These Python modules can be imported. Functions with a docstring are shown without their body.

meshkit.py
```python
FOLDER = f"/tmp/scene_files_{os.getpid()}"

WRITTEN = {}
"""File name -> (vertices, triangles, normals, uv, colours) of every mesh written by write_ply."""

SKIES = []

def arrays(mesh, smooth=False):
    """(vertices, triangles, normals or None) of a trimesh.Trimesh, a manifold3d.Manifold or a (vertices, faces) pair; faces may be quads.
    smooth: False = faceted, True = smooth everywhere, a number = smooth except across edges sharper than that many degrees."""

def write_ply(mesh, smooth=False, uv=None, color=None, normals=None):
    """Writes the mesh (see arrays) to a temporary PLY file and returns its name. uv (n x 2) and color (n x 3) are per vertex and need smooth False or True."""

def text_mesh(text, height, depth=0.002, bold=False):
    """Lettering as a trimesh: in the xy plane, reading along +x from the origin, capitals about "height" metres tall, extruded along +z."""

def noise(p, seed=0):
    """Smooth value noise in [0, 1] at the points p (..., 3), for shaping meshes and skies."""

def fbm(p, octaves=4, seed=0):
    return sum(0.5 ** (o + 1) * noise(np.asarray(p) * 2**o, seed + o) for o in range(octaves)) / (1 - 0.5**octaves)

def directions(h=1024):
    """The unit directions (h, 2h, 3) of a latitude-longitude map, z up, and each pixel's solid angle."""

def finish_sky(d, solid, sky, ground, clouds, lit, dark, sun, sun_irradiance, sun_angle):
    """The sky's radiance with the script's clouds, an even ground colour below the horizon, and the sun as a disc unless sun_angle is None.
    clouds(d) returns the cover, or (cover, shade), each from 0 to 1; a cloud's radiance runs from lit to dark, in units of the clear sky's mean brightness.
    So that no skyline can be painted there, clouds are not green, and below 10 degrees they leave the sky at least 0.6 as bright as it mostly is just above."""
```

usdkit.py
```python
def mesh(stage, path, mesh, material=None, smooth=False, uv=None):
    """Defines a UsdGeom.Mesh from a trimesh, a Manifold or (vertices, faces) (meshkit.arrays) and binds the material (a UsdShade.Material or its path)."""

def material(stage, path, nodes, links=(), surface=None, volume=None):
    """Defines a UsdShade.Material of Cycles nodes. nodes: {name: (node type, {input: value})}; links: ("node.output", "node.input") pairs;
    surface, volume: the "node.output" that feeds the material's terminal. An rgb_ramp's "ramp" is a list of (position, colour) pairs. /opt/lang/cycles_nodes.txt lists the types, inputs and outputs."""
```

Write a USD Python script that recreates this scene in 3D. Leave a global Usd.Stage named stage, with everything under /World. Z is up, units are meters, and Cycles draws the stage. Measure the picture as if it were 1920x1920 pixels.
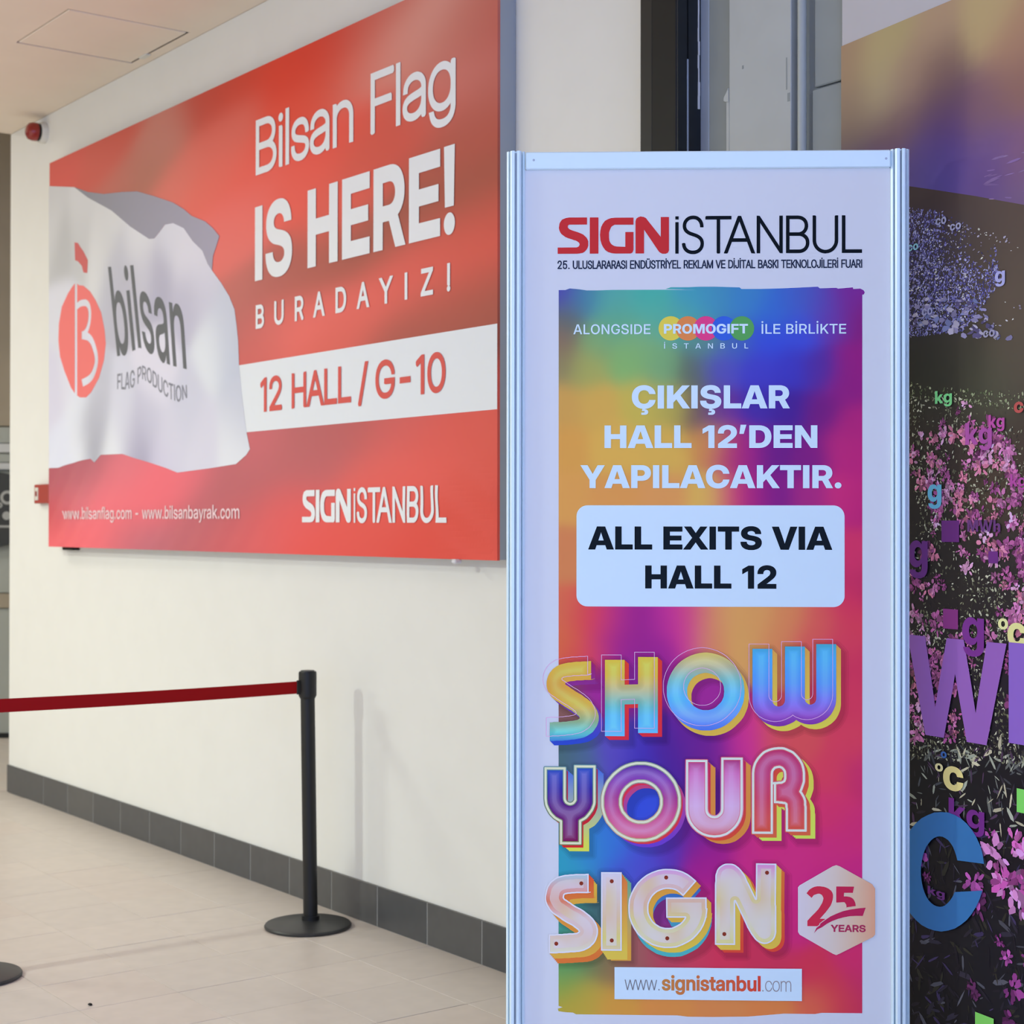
# A trade-fair hall: a free-standing exit notice in an aluminium frame, a red fabric banner on the wall, a belt barrier and a printed mural.
import math, random
import numpy as np, trimesh, shapely, usdkit, meshkit
from shapely import affinity
from shapely.geometry import Polygon, LineString, MultiPolygon, Point, box as rect
from shapely.ops import unary_union
from shapely.prepared import prep
from pxr import Usd, UsdGeom, UsdLux, Gf, Sdf, Vt

stage = Usd.Stage.CreateInMemory()
UsdGeom.SetStageUpAxis(stage, 'Z'); UsdGeom.SetStageMetersPerUnit(stage, 1.0)
UsdGeom.Xform.Define(stage, '/World')

# ---------------------------------------------------------------- camera, daylight, lamps, exposure
FOCAL = 38.7843
EYE = (0.0, 0.0, 1.550)
CAM_RIGHT = (0.600512, 0.799616, 0.000901)
CAM_UP = (0.004929, -0.004828, 0.999976)
CAM_BACK = (0.799601, -0.600493, -0.006841)
EXPOSURE = 0.0
cam = UsdGeom.Camera.Define(stage, '/World/camera')
m4 = np.eye(4); m4[0, :3], m4[1, :3], m4[2, :3], m4[3, :3] = CAM_RIGHT, CAM_UP, CAM_BACK, EYE
cam.AddTransformOp().Set(Gf.Matrix4d(*m4.ravel().tolist()))
cam.CreateHorizontalApertureAttr(24.0); cam.CreateVerticalApertureAttr(24.0); cam.CreateFocalLengthAttr(FOCAL)
cam.CreateFStopAttr(4.0); cam.CreateFocusDistanceAttr(4.05); cam.CreateExposureAttr(EXPOSURE)
cam.CreateClippingRangeAttr((0.05, 200.0))

sky = UsdLux.DomeLight.Define(stage, '/World/daylight')          # overcast daylight that enters by the open entrance behind the camera
sky.CreateIntensityAttr(1.0); sky.CreateColorAttr(Gf.Vec3f(.355, .495, .93))

def lamp(name, x, y, z, w, h, power, color):
    l = UsdLux.RectLight.Define(stage, '/World/' + name)
    l.AddTranslateOp().Set((x, y, z)); l.CreateWidthAttr(w); l.CreateHeightAttr(h)
    l.CreateIntensityAttr(power); l.CreateColorAttr(Gf.Vec3f(*color)); return l
WARM = (0.85, 0.935, 0.85)
for k, (x, y, w, h, power) in enumerate([(-5.72, -3.4, .28, 1.1, 270.0), (-8.6, -0.6, 1.2, .6, 38.0), (-8.6, -3.4, 1.2, .6, 44.0)]):   # panels in the hall ceiling
    lamp('ceiling_lamp_%03d' % k, x, y, 3.78, w, h, power, WARM)
lamp('far_fill_light', -11.2, 1.0, 4.2, 1.0, 1.0, 24.0, (1.0, .94, .86))  # added light that lifts the far end; no fitting is in view

WALL_Y = 3.4212
SIGN_AT = (-2.9509, 2.8152, 1.5481)
SIGN_TURN = 51.193
BANNER = (-8.5865, -4.5328, 1.4231, 3.481, 0.08)
MURAL_AT = (-3.036, 3.3912, 0.0)
MURAL_TURN = -10.9
TILE = (-6.0568, 2.4098, 0.3387, 0.3439)
CEIL = 3.80

# ---------------------------------------------------------------- drawing data (millimetres on each printed surface; seen tone last)
GRADIENT = [[-362,2118,70,70,170],[-349,2050,85,100,110],[-363,1997,120,100,95],[-296,2102,65,120,165],[-231,2102,75,155,165],[-140,2101,65,160,165],[-231,2049,85,155,140],[-140,2049,80,160,155],[-270,1997,110,155,115],[-166,1997,110,160,120],[-35,2101,60,145,185],[17,2101,60,130,185],[95,2100,55,120,195],[160,2074,50,100,205],[225,2087,60,90,195],[277,2087,75,70,180],[341,2100,105,40,150],[367,2047,115,30,125],[303,2047,90,55,170],[225,2022,55,75,215],[147,1996,50,75,215],[69,1996,60,95,185],[-9,1996,80,130,140],[-61,2049,75,155,160],[354,1943,130,30,130],[-355,1945,125,120,95],[-296,1931,145,155,95],[-192,1944,115,165,110],[-113,1931,105,155,120],[-35,1918,85,100,100],[30,1931,75,75,185],[121,1931,60,60,195],[199,1930,55,55,190],[277,1930,70,45,160],[341,1891,125,30,130],[-355,1840,180,145,85],[-270,1840,185,155,85],[-166,1853,175,165,85],[-87,1839,160,155,85],[-22,1826,100,85,85],[30,1826,95,50,150],[121,1826,60,45,165],[199,1826,60,35,150],[277,1813,100,30,130],[354,1787,155,35,125],[-348,1735,190,145,80],[-231,1735,195,160,85],[-100,1735,190,160,85],[4,1748,185,135,80],[49,1735,165,50,110],[95,1735,140,35,135],[160,1735,95,30,135],[251,1722,110,30,130],[328,1735,165,40,125],[367,1709,165,35,125],[-348,1617,195,145,85],[-231,1611,195,140,85],[-100,1611,195,140,90],[4,1611,200,165,90],[56,1611,185,60,115],[108,1611,150,35,130],[160,1611,110,30,135],[251,1611,145,40,130],[328,1617,180,45,125],[367,1604,165,35,120],[-355,1473,185,120,85],[354,1474,185,50,105],[370,1396,175,45,100],[341,1344,190,50,95],[-355,1329,190,100,80],[-309,1316,195,65,80],[-257,1310,190,60,100],[-218,1310,150,40,140],[-165,1304,135,35,140],[-100,1304,165,45,150],[-48,1317,185,55,140],[-9,1317,195,100,110],[30,1317,205,150,95],[121,1318,200,145,95],[199,1318,195,125,90],[276,1318,195,85,90],[354,1305,190,60,90],[-355,1264,190,100,70],[-322,1238,195,75,75],[-276,1238,190,60,100],[-231,1251,140,35,140],[-165,1251,135,35,140],[-113,1239,135,35,145],[-48,1265,185,50,145],[4,1265,195,130,95],[-257,1147,140,40,150],[-191,1173,130,40,160],[-9,1135,140,40,150],[-355,1094,120,85,90],[-348,976,65,100,110],[-309,977,70,95,150],[-230,990,80,70,185],[-165,977,60,50,180],[-100,991,70,35,150],[-35,1017,90,35,150],[4,1004,100,35,145],[-178,873,50,75,215],[-354,754,45,145,185],[-348,689,45,145,190],[-296,742,50,125,200],[-230,755,50,110,210],[-165,743,65,75,205],[-100,756,80,50,175],[-22,770,95,35,150],[10,744,150,30,140],[17,874,85,30,140],[95,1265,200,150,95],[160,1266,195,125,90],[250,1266,195,85,90],[328,1253,190,60,95],[367,1201,185,50,95],[354,1136,190,55,95],[341,1006,195,60,95],[160,1025,200,75,95],[95,1024,190,50,140],[17,1017,95,30,145],[69,1011,170,45,150],[224,1019,200,75,90],[302,941,195,60,95],[367,941,180,45,110],[302,850,190,50,110],[354,798,185,45,120],[302,746,185,45,125],[160,745,185,45,130],[95,745,180,45,130],[30,757,130,30,140],[354,695,180,40,130],[289,668,180,35,130],[224,720,185,45,130],[367,617,180,40,125],[-354,611,60,140,140],[-348,467,80,145,100],[-295,481,85,120,90],[-243,468,125,105,80],[-178,482,140,85,95],[-100,483,160,65,95],[-35,496,180,60,95],[30,497,185,50,90],[160,485,180,50,90],[250,460,185,50,85],[302,422,185,55,80],[366,422,175,45,105],[354,487,185,45,110],[-348,415,115,150,75],[-295,390,165,150,70],[-334,363,165,150,65],[-230,364,185,140,70],[-100,366,190,130,75],[30,367,190,125,80],[160,368,195,120,75],[263,382,195,95,80],[328,383,190,65,80],[366,370,175,45,90],[-204,690,60,85,205],[-165,690,75,70,195],[-256,625,60,95,110],[-87,613,120,50,140],[4,718,150,30,140],[4,614,170,40,130],[198,563,180,40,125],[95,719,180,40,135]]
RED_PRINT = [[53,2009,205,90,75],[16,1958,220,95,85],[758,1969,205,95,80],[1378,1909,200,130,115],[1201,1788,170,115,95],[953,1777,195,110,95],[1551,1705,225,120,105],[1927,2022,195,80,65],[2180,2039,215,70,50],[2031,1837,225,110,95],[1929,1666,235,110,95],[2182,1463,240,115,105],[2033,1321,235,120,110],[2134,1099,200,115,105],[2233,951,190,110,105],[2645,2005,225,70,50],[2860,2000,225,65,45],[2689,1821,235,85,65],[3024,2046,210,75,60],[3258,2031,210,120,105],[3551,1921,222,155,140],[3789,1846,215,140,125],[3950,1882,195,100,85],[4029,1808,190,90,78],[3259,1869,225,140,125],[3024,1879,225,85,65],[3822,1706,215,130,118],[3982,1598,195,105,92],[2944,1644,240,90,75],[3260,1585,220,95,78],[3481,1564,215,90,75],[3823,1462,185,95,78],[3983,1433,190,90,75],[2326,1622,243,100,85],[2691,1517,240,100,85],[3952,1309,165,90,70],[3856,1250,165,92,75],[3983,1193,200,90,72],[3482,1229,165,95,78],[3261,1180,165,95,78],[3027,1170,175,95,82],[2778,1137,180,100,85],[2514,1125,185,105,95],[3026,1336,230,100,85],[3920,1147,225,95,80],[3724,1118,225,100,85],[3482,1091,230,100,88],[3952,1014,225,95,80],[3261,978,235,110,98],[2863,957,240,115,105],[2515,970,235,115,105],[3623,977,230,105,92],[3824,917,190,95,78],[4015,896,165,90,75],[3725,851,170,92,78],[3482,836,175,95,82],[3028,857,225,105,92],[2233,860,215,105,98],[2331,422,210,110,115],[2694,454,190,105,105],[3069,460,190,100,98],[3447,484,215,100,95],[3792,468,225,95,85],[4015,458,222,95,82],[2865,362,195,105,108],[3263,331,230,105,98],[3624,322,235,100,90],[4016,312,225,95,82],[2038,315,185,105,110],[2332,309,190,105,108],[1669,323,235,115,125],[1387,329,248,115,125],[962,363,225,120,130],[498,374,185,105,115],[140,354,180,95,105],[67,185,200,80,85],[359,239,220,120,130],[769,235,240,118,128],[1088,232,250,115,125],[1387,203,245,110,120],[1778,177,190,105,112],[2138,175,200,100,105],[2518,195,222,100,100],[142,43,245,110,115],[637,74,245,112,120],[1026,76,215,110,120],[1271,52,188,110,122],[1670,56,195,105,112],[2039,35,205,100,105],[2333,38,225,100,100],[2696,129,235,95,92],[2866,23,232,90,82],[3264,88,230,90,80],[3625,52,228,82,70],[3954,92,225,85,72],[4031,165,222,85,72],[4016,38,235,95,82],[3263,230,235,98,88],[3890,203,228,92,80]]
FLAG_TONE = [[54,1895,205,205,205],[419,1726,215,215,215],[760,1595,205,205,205],[205,1617,190,190,190],[1080,1498,220,220,225],[1496,1466,215,215,225],[1664,1345,225,222,232],[891,1445,195,195,205],[1382,1281,185,182,200],[1827,1181,205,203,220],[1665,1150,195,192,210],[2035,1017,205,208,222],[2085,895,200,205,220],[1933,908,228,232,245],[208,1195,220,220,228],[282,909,222,220,232],[62,839,215,212,228],[426,733,225,228,240],[633,641,200,200,212],[620,566,160,160,172],[531,619,185,185,195],[427,541,228,230,244],[213,493,222,224,238],[960,599,215,215,228],[1268,584,205,203,220],[1178,461,165,160,185],[1086,515,195,192,210],[1501,524,215,213,228],[1830,487,218,216,230],[2137,475,230,232,246],[2186,588,205,208,222],[1667,663,210,210,225],[1386,404,210,205,225],[833,485,230,232,246],[1384,830,225,222,235],[826,1626,225,225,225],[1172,1498,228,228,230],[420,1616,200,200,200],[694,1551,222,222,222],[55,1723,210,210,210],[1552,1495,228,226,236],[1203,1353,205,203,215],[1019,1324,192,190,202],[1826,1276,228,225,235]]
SKY_TONE = [[53,2808,140,115,100],[143,2785,155,140,110],[229,2831,150,135,105],[373,2793,150,125,110],[565,2766,160,140,110],[655,2679,150,115,100],[53,2665,130,110,100],[164,2667,150,135,115],[271,2684,140,115,105],[393,2681,110,85,85],[53,2565,100,85,85],[164,2556,95,70,85],[271,2574,100,75,90],[403,2586,85,60,85],[403,2506,70,45,110],[564,2549,110,80,100],[672,2587,125,90,90],[312,2457,75,60,120],[412,2425,70,55,130],[564,2421,95,70,130],[672,2400,115,80,115],[353,2405,70,60,130],[564,2351,85,65,125],[671,2319,100,80,120],[142,2448,60,50,120],[52,2465,60,50,110]]
LAND_TONE = [[302,2378,50,38,42],[393,2342,60,45,45],[564,2293,75,62,62],[671,2263,80,65,62],[312,2268,45,40,60],[432,2223,52,46,58],[564,2191,72,62,58],[671,2150,82,70,64],[312,2119,40,36,52],[470,2100,58,50,52],[654,2078,85,72,65],[312,2011,38,35,34],[470,1996,50,46,42],[653,1965,80,70,60],[312,1944,28,27,26],[470,1931,42,40,36],[653,1915,75,65,60],[352,1894,40,45,35],[582,1870,70,75,60],[311,1795,45,35,35],[470,1787,45,35,38],[653,1753,60,48,45],[311,1660,35,30,32],[470,1657,40,32,34],[599,1666,75,60,50],[670,1652,55,45,42],[311,1526,32,28,32],[469,1461,34,30,32],[653,1465,42,36,38],[311,1323,34,28,34],[563,1336,36,30,34],[311,1121,30,24,32],[562,1145,30,24,34],[310,919,18,17,22],[562,954,20,18,24],[310,717,18,15,22],[562,763,20,16,24],[310,516,20,16,26],[561,508,20,18,26],[310,341,16,14,20],[651,430,18,16,24]]
HILL_LINE = [[27,2477],[164,2444],[281,2410],[393,2379],[527,2341],[689,2292]]
GRADIENT_EDGE = [[-365,2123],[-349,2123],[-338,2127],[-316,2125],[-296,2122],[-270,2122],[-231,2123],[-166,2123],[-98,2123],[-27,2122],[-103,2125],[-90,2129],[-48,2129],[-21,2130],[-14,2130],[17,2130],[78,2128],[82,2124],[127,2124],[175,2125],[225,2127],[268,2129],[273,2125],[313,2126],[317,2124],[353,2127],[354,2123],[371,2124],[379,2120],[382,2115],[380,2110],[376,2109],[376,2105],[375,358],[277,358],[261,355],[185,355],[99,347],[13,345],[-48,345],[-74,348],[-165,348],[-259,348],[-321,348],[-329,352],[-348,353],[-364,355],[-366,361],[-354,365],[-364,368]]
LOGO_HEAVY = [[[-296,2305],[-340,2305],[-347,2304],[-352,2302],[-357,2300],[-360,2296],[-363,2291],[-364,2286],[-365,2279],[-365,2279],[-364,2273],[-362,2268],[-359,2263],[-354,2259],[-349,2255],[-342,2252],[-333,2249],[-333,2249],[-328,2247],[-324,2246],[-320,2244],[-318,2242],[-316,2241],[-315,2239],[-314,2237],[-314,2237],[-314,2235],[-315,2233],[-316,2231],[-317,2230],[-319,2229],[-322,2228],[-324,2228],[-368,2228],[-368,2212],[-320,2212],[-313,2213],[-307,2214],[-302,2217],[-298,2221],[-295,2226],[-293,2232],[-293,2238],[-293,2238],[-293,2244],[-295,2249],[-297,2253],[-301,2257],[-305,2261],[-311,2264],[-318,2267],[-318,2267],[-324,2269],[-330,2271],[-335,2273],[-339,2275],[-341,2277],[-343,2279],[-343,2280],[-343,2280],[-343,2282],[-343,2284],[-342,2285],[-341,2286],[-339,2287],[-338,2287],[-336,2287],[-296,2287]],[[-289,2305],[-268,2305],[-268,2212],[-289,2212]],[[-182,2304],[-228,2304],[-237,2303],[-245,2300],[-252,2296],[-257,2289],[-261,2281],[-263,2271],[-264,2260],[-264,2260],[-263,2247],[-260,2236],[-256,2228],[-251,2221],[-244,2216],[-235,2213],[-225,2212],[-194,2212],[-192,2212],[-189,2212],[-187,2213],[-185,2214],[-184,2216],[-183,2218],[-182,2221],[-182,2224],[-182,2267],[-202,2267],[-202,2229],[-223,2230],[-223,2230],[-228,2231],[-232,2233],[-236,2236],[-239,2240],[-241,2245],[-242,2252],[-242,2259],[-242,2259],[-242,2266],[-240,2272],[-238,2277],[-236,2281],[-232,2284],[-228,2286],[-223,2286],[-182,2286]],[[-177,2212],[-177,2290],[-177,2290],[-177,2294],[-176,2298],[-175,2301],[-173,2303],[-170,2305],[-167,2306],[-164,2307],[-164,2307],[-161,2306],[-158,2306],[-156,2305],[-154,2304],[-152,2303],[-150,2301],[-149,2299],[-115,2254],[-115,2305],[-95,2305],[-95,2224],[-95,2224],[-95,2220],[-96,2217],[-97,2215],[-98,2213],[-101,2212],[-103,2211],[-106,2211],[-106,2211],[-109,2211],[-111,2211],[-113,2212],[-115,2213],[-117,2214],[-118,2215],[-120,2217],[-156,2273],[-156,2212]]]
LOGO_LIGHT = [["S",-0.0631,-0.0097],["T",-0.0061,0.0577],["A",0.0403,0.1142],["N",0.1192,0.1828],["B",0.1907,0.2475],["U",0.2554,0.3177],["L",0.3265,0.3754]]
BIG_LETTERS = [["SHOW","S",0.0457,[[[-285,1190],[-286,1190],[-288,1189],[-290,1189],[-294,1189],[-298,1189],[-303,1189],[-308,1188],[-315,1188],[-321,1188],[-327,1187],[-332,1186],[-337,1186],[-342,1185],[-346,1184],[-350,1183],[-354,1182],[-357,1180],[-360,1178],[-363,1176],[-365,1173],[-367,1171],[-369,1167],[-370,1164],[-371,1160],[-371,1156],[-371,1152],[-370,1149],[-369,1146],[-367,1143],[-365,1140],[-362,1137],[-358,1134],[-354,1132],[-350,1129],[-346,1126],[-341,1123],[-337,1120],[-332,1117],[-327,1114],[-321,1111],[-316,1107],[-312,1104],[-307,1101],[-304,1098],[-300,1095],[-297,1092],[-295,1089],[-293,1085],[-291,1082],[-290,1079],[-289,1076],[-289,1073],[-289,1070],[-290,1067],[-291,1064],[-293,1061],[-295,1058],[-297,1055],[-300,1053],[-303,1051],[-306,1049],[-310,1047],[-314,1046],[-319,1045],[-324,1044],[-329,1043],[-334,1043],[-339,1042],[-345,1041],[-351,1041],[-357,1040],[-364,1040],[-369,1040],[-374,1040],[-378,1039],[-381,1039],[-384,1039],[-385,1039],[-386,1039]]]],["SHOW","H",0.0483,[[[-227,1216],[-227,1029]],[[-146,1223],[-146,1037]],[[-227,1130],[-146,1133]]]],["SHOW","O",0.0496,[[[65,1139],[64,1130],[63,1121],[60,1113],[56,1104],[51,1097],[44,1090],[38,1084],[30,1078],[22,1074],[13,1071],[4,1069],[-5,1069],[-14,1069],[-23,1071],[-32,1074],[-40,1078],[-48,1083],[-55,1089],[-61,1096],[-66,1104],[-70,1112],[-73,1121],[-75,1130],[-75,1139],[-75,1148],[-73,1157],[-70,1166],[-66,1174],[-61,1182],[-55,1189],[-48,1195],[-40,1200],[-32,1204],[-23,1207],[-14,1209],[-5,1210],[4,1209],[13,1207],[22,1204],[30,1200],[38,1195],[44,1189],[51,1182],[56,1175],[60,1166],[63,1158],[64,1149],[65,1139]]]],["SHOW","W",0.0483,[[[133,1244],[133,1118],[134,1109],[137,1101],[142,1093],[148,1087],[155,1083],[164,1080],[172,1079],[181,1080],[189,1083],[197,1087],[203,1094],[208,1101],[211,1110],[212,1118],[212,1250]],[[212,1250],[212,1123],[213,1114],[215,1106],[220,1099],[226,1093],[233,1088],[241,1085],[250,1084],[258,1085],[266,1088],[274,1093],[280,1099],[284,1106],[287,1114],[288,1123],[288,1256]]]],["YOUR","Y",0.0496,[[[-373,951],[-373,876],[-372,867],[-369,860],[-365,853],[-359,847],[-352,843],[-344,840],[-336,839],[-328,840],[-320,843],[-313,847],[-308,853],[-303,860],[-300,868],[-300,876],[-300,956]],[[-335,833],[-335,765]]]],["YOUR","O",0.047,[[[-91,870],[-91,860],[-93,851],[-96,842],[-100,833],[-106,825],[-112,818],[-119,812],[-127,807],[-135,802],[-144,799],[-154,797],[-163,797],[-172,797],[-182,799],[-191,802],[-199,806],[-207,811],[-214,818],[-220,825],[-226,832],[-230,841],[-233,850],[-235,859],[-235,869],[-235,878],[-233,887],[-230,896],[-226,905],[-220,913],[-214,920],[-207,926],[-199,932],[-191,936],[-182,939],[-172,941],[-163,941],[-154,941],[-144,939],[-135,936],[-127,932],[-119,927],[-112,921],[-106,914],[-100,906],[-96,897],[-93,888],[-91,879],[-91,870]]]],["YOUR","U",0.0496,[[[-27,971],[-27,852],[-26,842],[-23,833],[-18,825],[-11,818],[-3,813],[6,810],[16,809],[26,810],[35,813],[43,819],[50,826],[55,834],[58,843],[59,853],[59,977]]]],["YOUR","R",0.0483,[[[133,794],[133,940],[134,948],[136,955],[140,962],[145,968],[150,973],[157,976],[164,978],[172,979],[180,979],[187,976],[194,973],[199,968],[204,962],[208,955],[210,948],[211,940],[211,940],[211,940],[211,939],[211,938],[211,936],[211,934],[211,931],[211,928],[211,924],[210,921],[209,918],[208,915],[207,912],[206,909],[204,907],[202,905],[199,903],[197,901],[194,900],[191,898],[188,897],[185,896],[182,895],[178,895],[175,895],[172,894],[169,894],[167,894],[165,894],[164,893],[163,893],[162,893]],[[162,893],[163,893],[164,893],[166,893],[168,893],[171,893],[174,893],[178,892],[183,892],[187,891],[191,891],[194,890],[198,889],[200,887],[203,886],[205,884],[207,882],[209,880],[210,878],[212,875],[213,873],[214,870],[214,867],[214,864],[214,861],[215,857],[215,853],[215,849],[215,844],[215,839],[215,834],[215,828],[215,822],[215,816],[215,812],[215,808],[215,805],[215,802],[215,801],[215,800]]]],["SIGN","S",0.0457,[[[-291,669],[-292,669],[-293,669],[-296,668],[-299,668],[-304,668],[-309,668],[-315,668],[-321,668],[-328,667],[-334,667],[-339,666],[-344,666],[-348,665],[-352,664],[-356,663],[-359,662],[-362,660],[-364,658],[-367,656],[-369,653],[-371,650],[-372,647],[-373,643],[-374,638],[-375,634],[-375,630],[-374,627],[-372,623],[-370,620],[-368,616],[-365,613],[-361,610],[-357,608],[-353,605],[-348,602],[-343,598],[-338,595],[-333,592],[-327,589],[-321,586],[-316,583],[-311,579],[-307,576],[-303,573],[-300,570],[-297,567],[-295,563],[-293,560],[-292,557],[-291,554],[-291,551],[-291,548],[-292,545],[-293,542],[-294,539],[-296,536],[-299,534],[-301,531],[-304,529],[-307,528],[-310,526],[-314,525],[-318,524],[-322,524],[-327,523],[-332,523],[-337,523],[-342,522],[-348,522],[-353,521],[-359,521],[-366,521],[-371,520],[-376,520],[-380,520],[-383,520],[-386,520],[-387,520],[-388,520]]]],["SIGN","I",0.0496,[[[-235,696],[-235,505]]]],["SIGN","G",0.0483,[[[-44,658],[-52,665],[-61,672],[-71,677],[-82,680],[-93,681],[-104,681],[-115,679],[-126,675],[-136,670],[-145,663],[-153,655],[-159,646],[-164,636],[-168,625],[-169,614],[-169,603],[-168,592],[-164,581],[-159,571],[-153,562],[-145,554],[-136,548],[-126,542],[-116,539],[-105,537],[-93,537],[-82,538],[-72,542],[-62,547],[-52,553],[-44,561],[-37,570],[-32,579],[-28,590],[-26,601],[-25,612]],[[-3,612],[-101,611]]]],["SIGN","N",0.0483,[[[42,522],[42,524],[42,529],[42,536],[42,546],[42,559],[42,573],[42,591],[42,610],[42,628],[42,643],[42,656],[42,667],[43,676],[43,683],[43,687],[44,689],[45,691],[45,693],[47,694],[48,695],[49,695],[51,695],[53,695],[55,695],[57,693],[59,692],[62,689],[64,686],[66,683],[69,679],[71,674],[73,669],[75,664],[77,661],[79,657],[80,655],[81,653],[82,651],[82,651],[101,612],[118,576],[118,575],[119,575],[119,574],[120,572],[121,570],[122,568],[124,566],[125,563],[127,560],[129,558],[130,556],[132,554],[133,552],[134,551],[136,550],[137,550],[138,549],[139,550],[140,550],[141,551],[141,553],[142,555],[142,557],[142,560],[142,563],[142,566],[142,570],[142,574],[142,579],[142,584],[142,589],[142,595],[142,600],[142,604],[142,608],[142,611],[142,613],[142,614],[141,615],[142,720]]]]]
BADGE = [[303,715],[312,718],[321,715],[399,672],[406,661],[406,550],[401,544],[321,503],[312,499],[304,502],[223,548],[219,555],[219,663],[223,668]]
SWOOSH = [[258,552],[264,565],[273,572],[273,575],[285,584],[298,593],[313,600],[328,606],[345,610],[364,613],[383,615],[376,595],[376,595],[360,595],[344,594],[329,591],[315,587],[302,582],[289,575],[278,567],[266,561]]
BADGE_FIVE = [[312,666],[355,666],[352,651],[331,651],[330,642],[330,642],[337,642],[344,641],[349,639],[353,636],[356,631],[358,626],[359,619],[339,616],[336,615],[336,615],[337,618],[336,621],[336,623],[334,625],[333,627],[331,628],[328,628],[312,627]]
BADGE_TWO = [[240,649],[240,649],[243,653],[246,657],[250,660],[255,663],[260,665],[266,666],[273,666],[273,666],[282,665],[288,663],[294,660],[299,656],[302,652],[304,646],[304,639],[304,639],[303,633],[301,626],[298,619],[293,612],[287,604],[280,596],[272,587],[289,587],[270,569],[242,569],[242,582],[242,582],[252,593],[261,602],[269,611],[274,619],[278,626],[280,632],[281,637],[281,637],[280,640],[279,642],[278,644],[276,646],[274,647],[272,648],[270,648],[270,648],[267,648],[264,647],[261,646],[258,645],[256,643],[254,640],[252,638]]
FLAG = [[-7,1936],[347,1873],[523,1792],[825,1679],[1049,1567],[1263,1478],[1322,1472],[1380,1495],[1438,1521],[1524,1516],[1636,1476],[1729,1404],[1826,1348],[1879,1282],[1921,1248],[2008,1183],[2085,1116],[2135,1053],[2155,982],[2170,911],[2178,812],[2205,679],[2245,523],[2279,442],[2245,418],[2152,382],[1899,370],[1575,359],[1461,382],[1286,412],[1086,443],[961,465],[833,467],[701,469],[621,433],[566,454],[407,445],[140,419],[5,420]]
FLAG_FOLD = [[347,1873],[523,1820],[726,1777],[953,1751],[1128,1726],[1321,1672],[1523,1611],[1635,1564],[1718,1520],[1852,1476],[1930,1434],[1992,1390],[1962,1349],[1931,1311],[1921,1248],[1879,1282],[1826,1348],[1729,1404],[1636,1476],[1524,1516],[1438,1521],[1380,1495],[1322,1472],[1263,1478],[1049,1567],[825,1679],[523,1792]]
EMBLEM = [[368,1375],[317,1355],[264,1328],[181,1267],[143,1183],[136,1095],[160,1005],[222,924],[313,830],[373,792],[431,774],[511,769],[575,791],[674,857],[736,942],[758,1024],[741,1097],[699,1185],[629,1254],[558,1307],[471,1346],[413,1355]]
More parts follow.
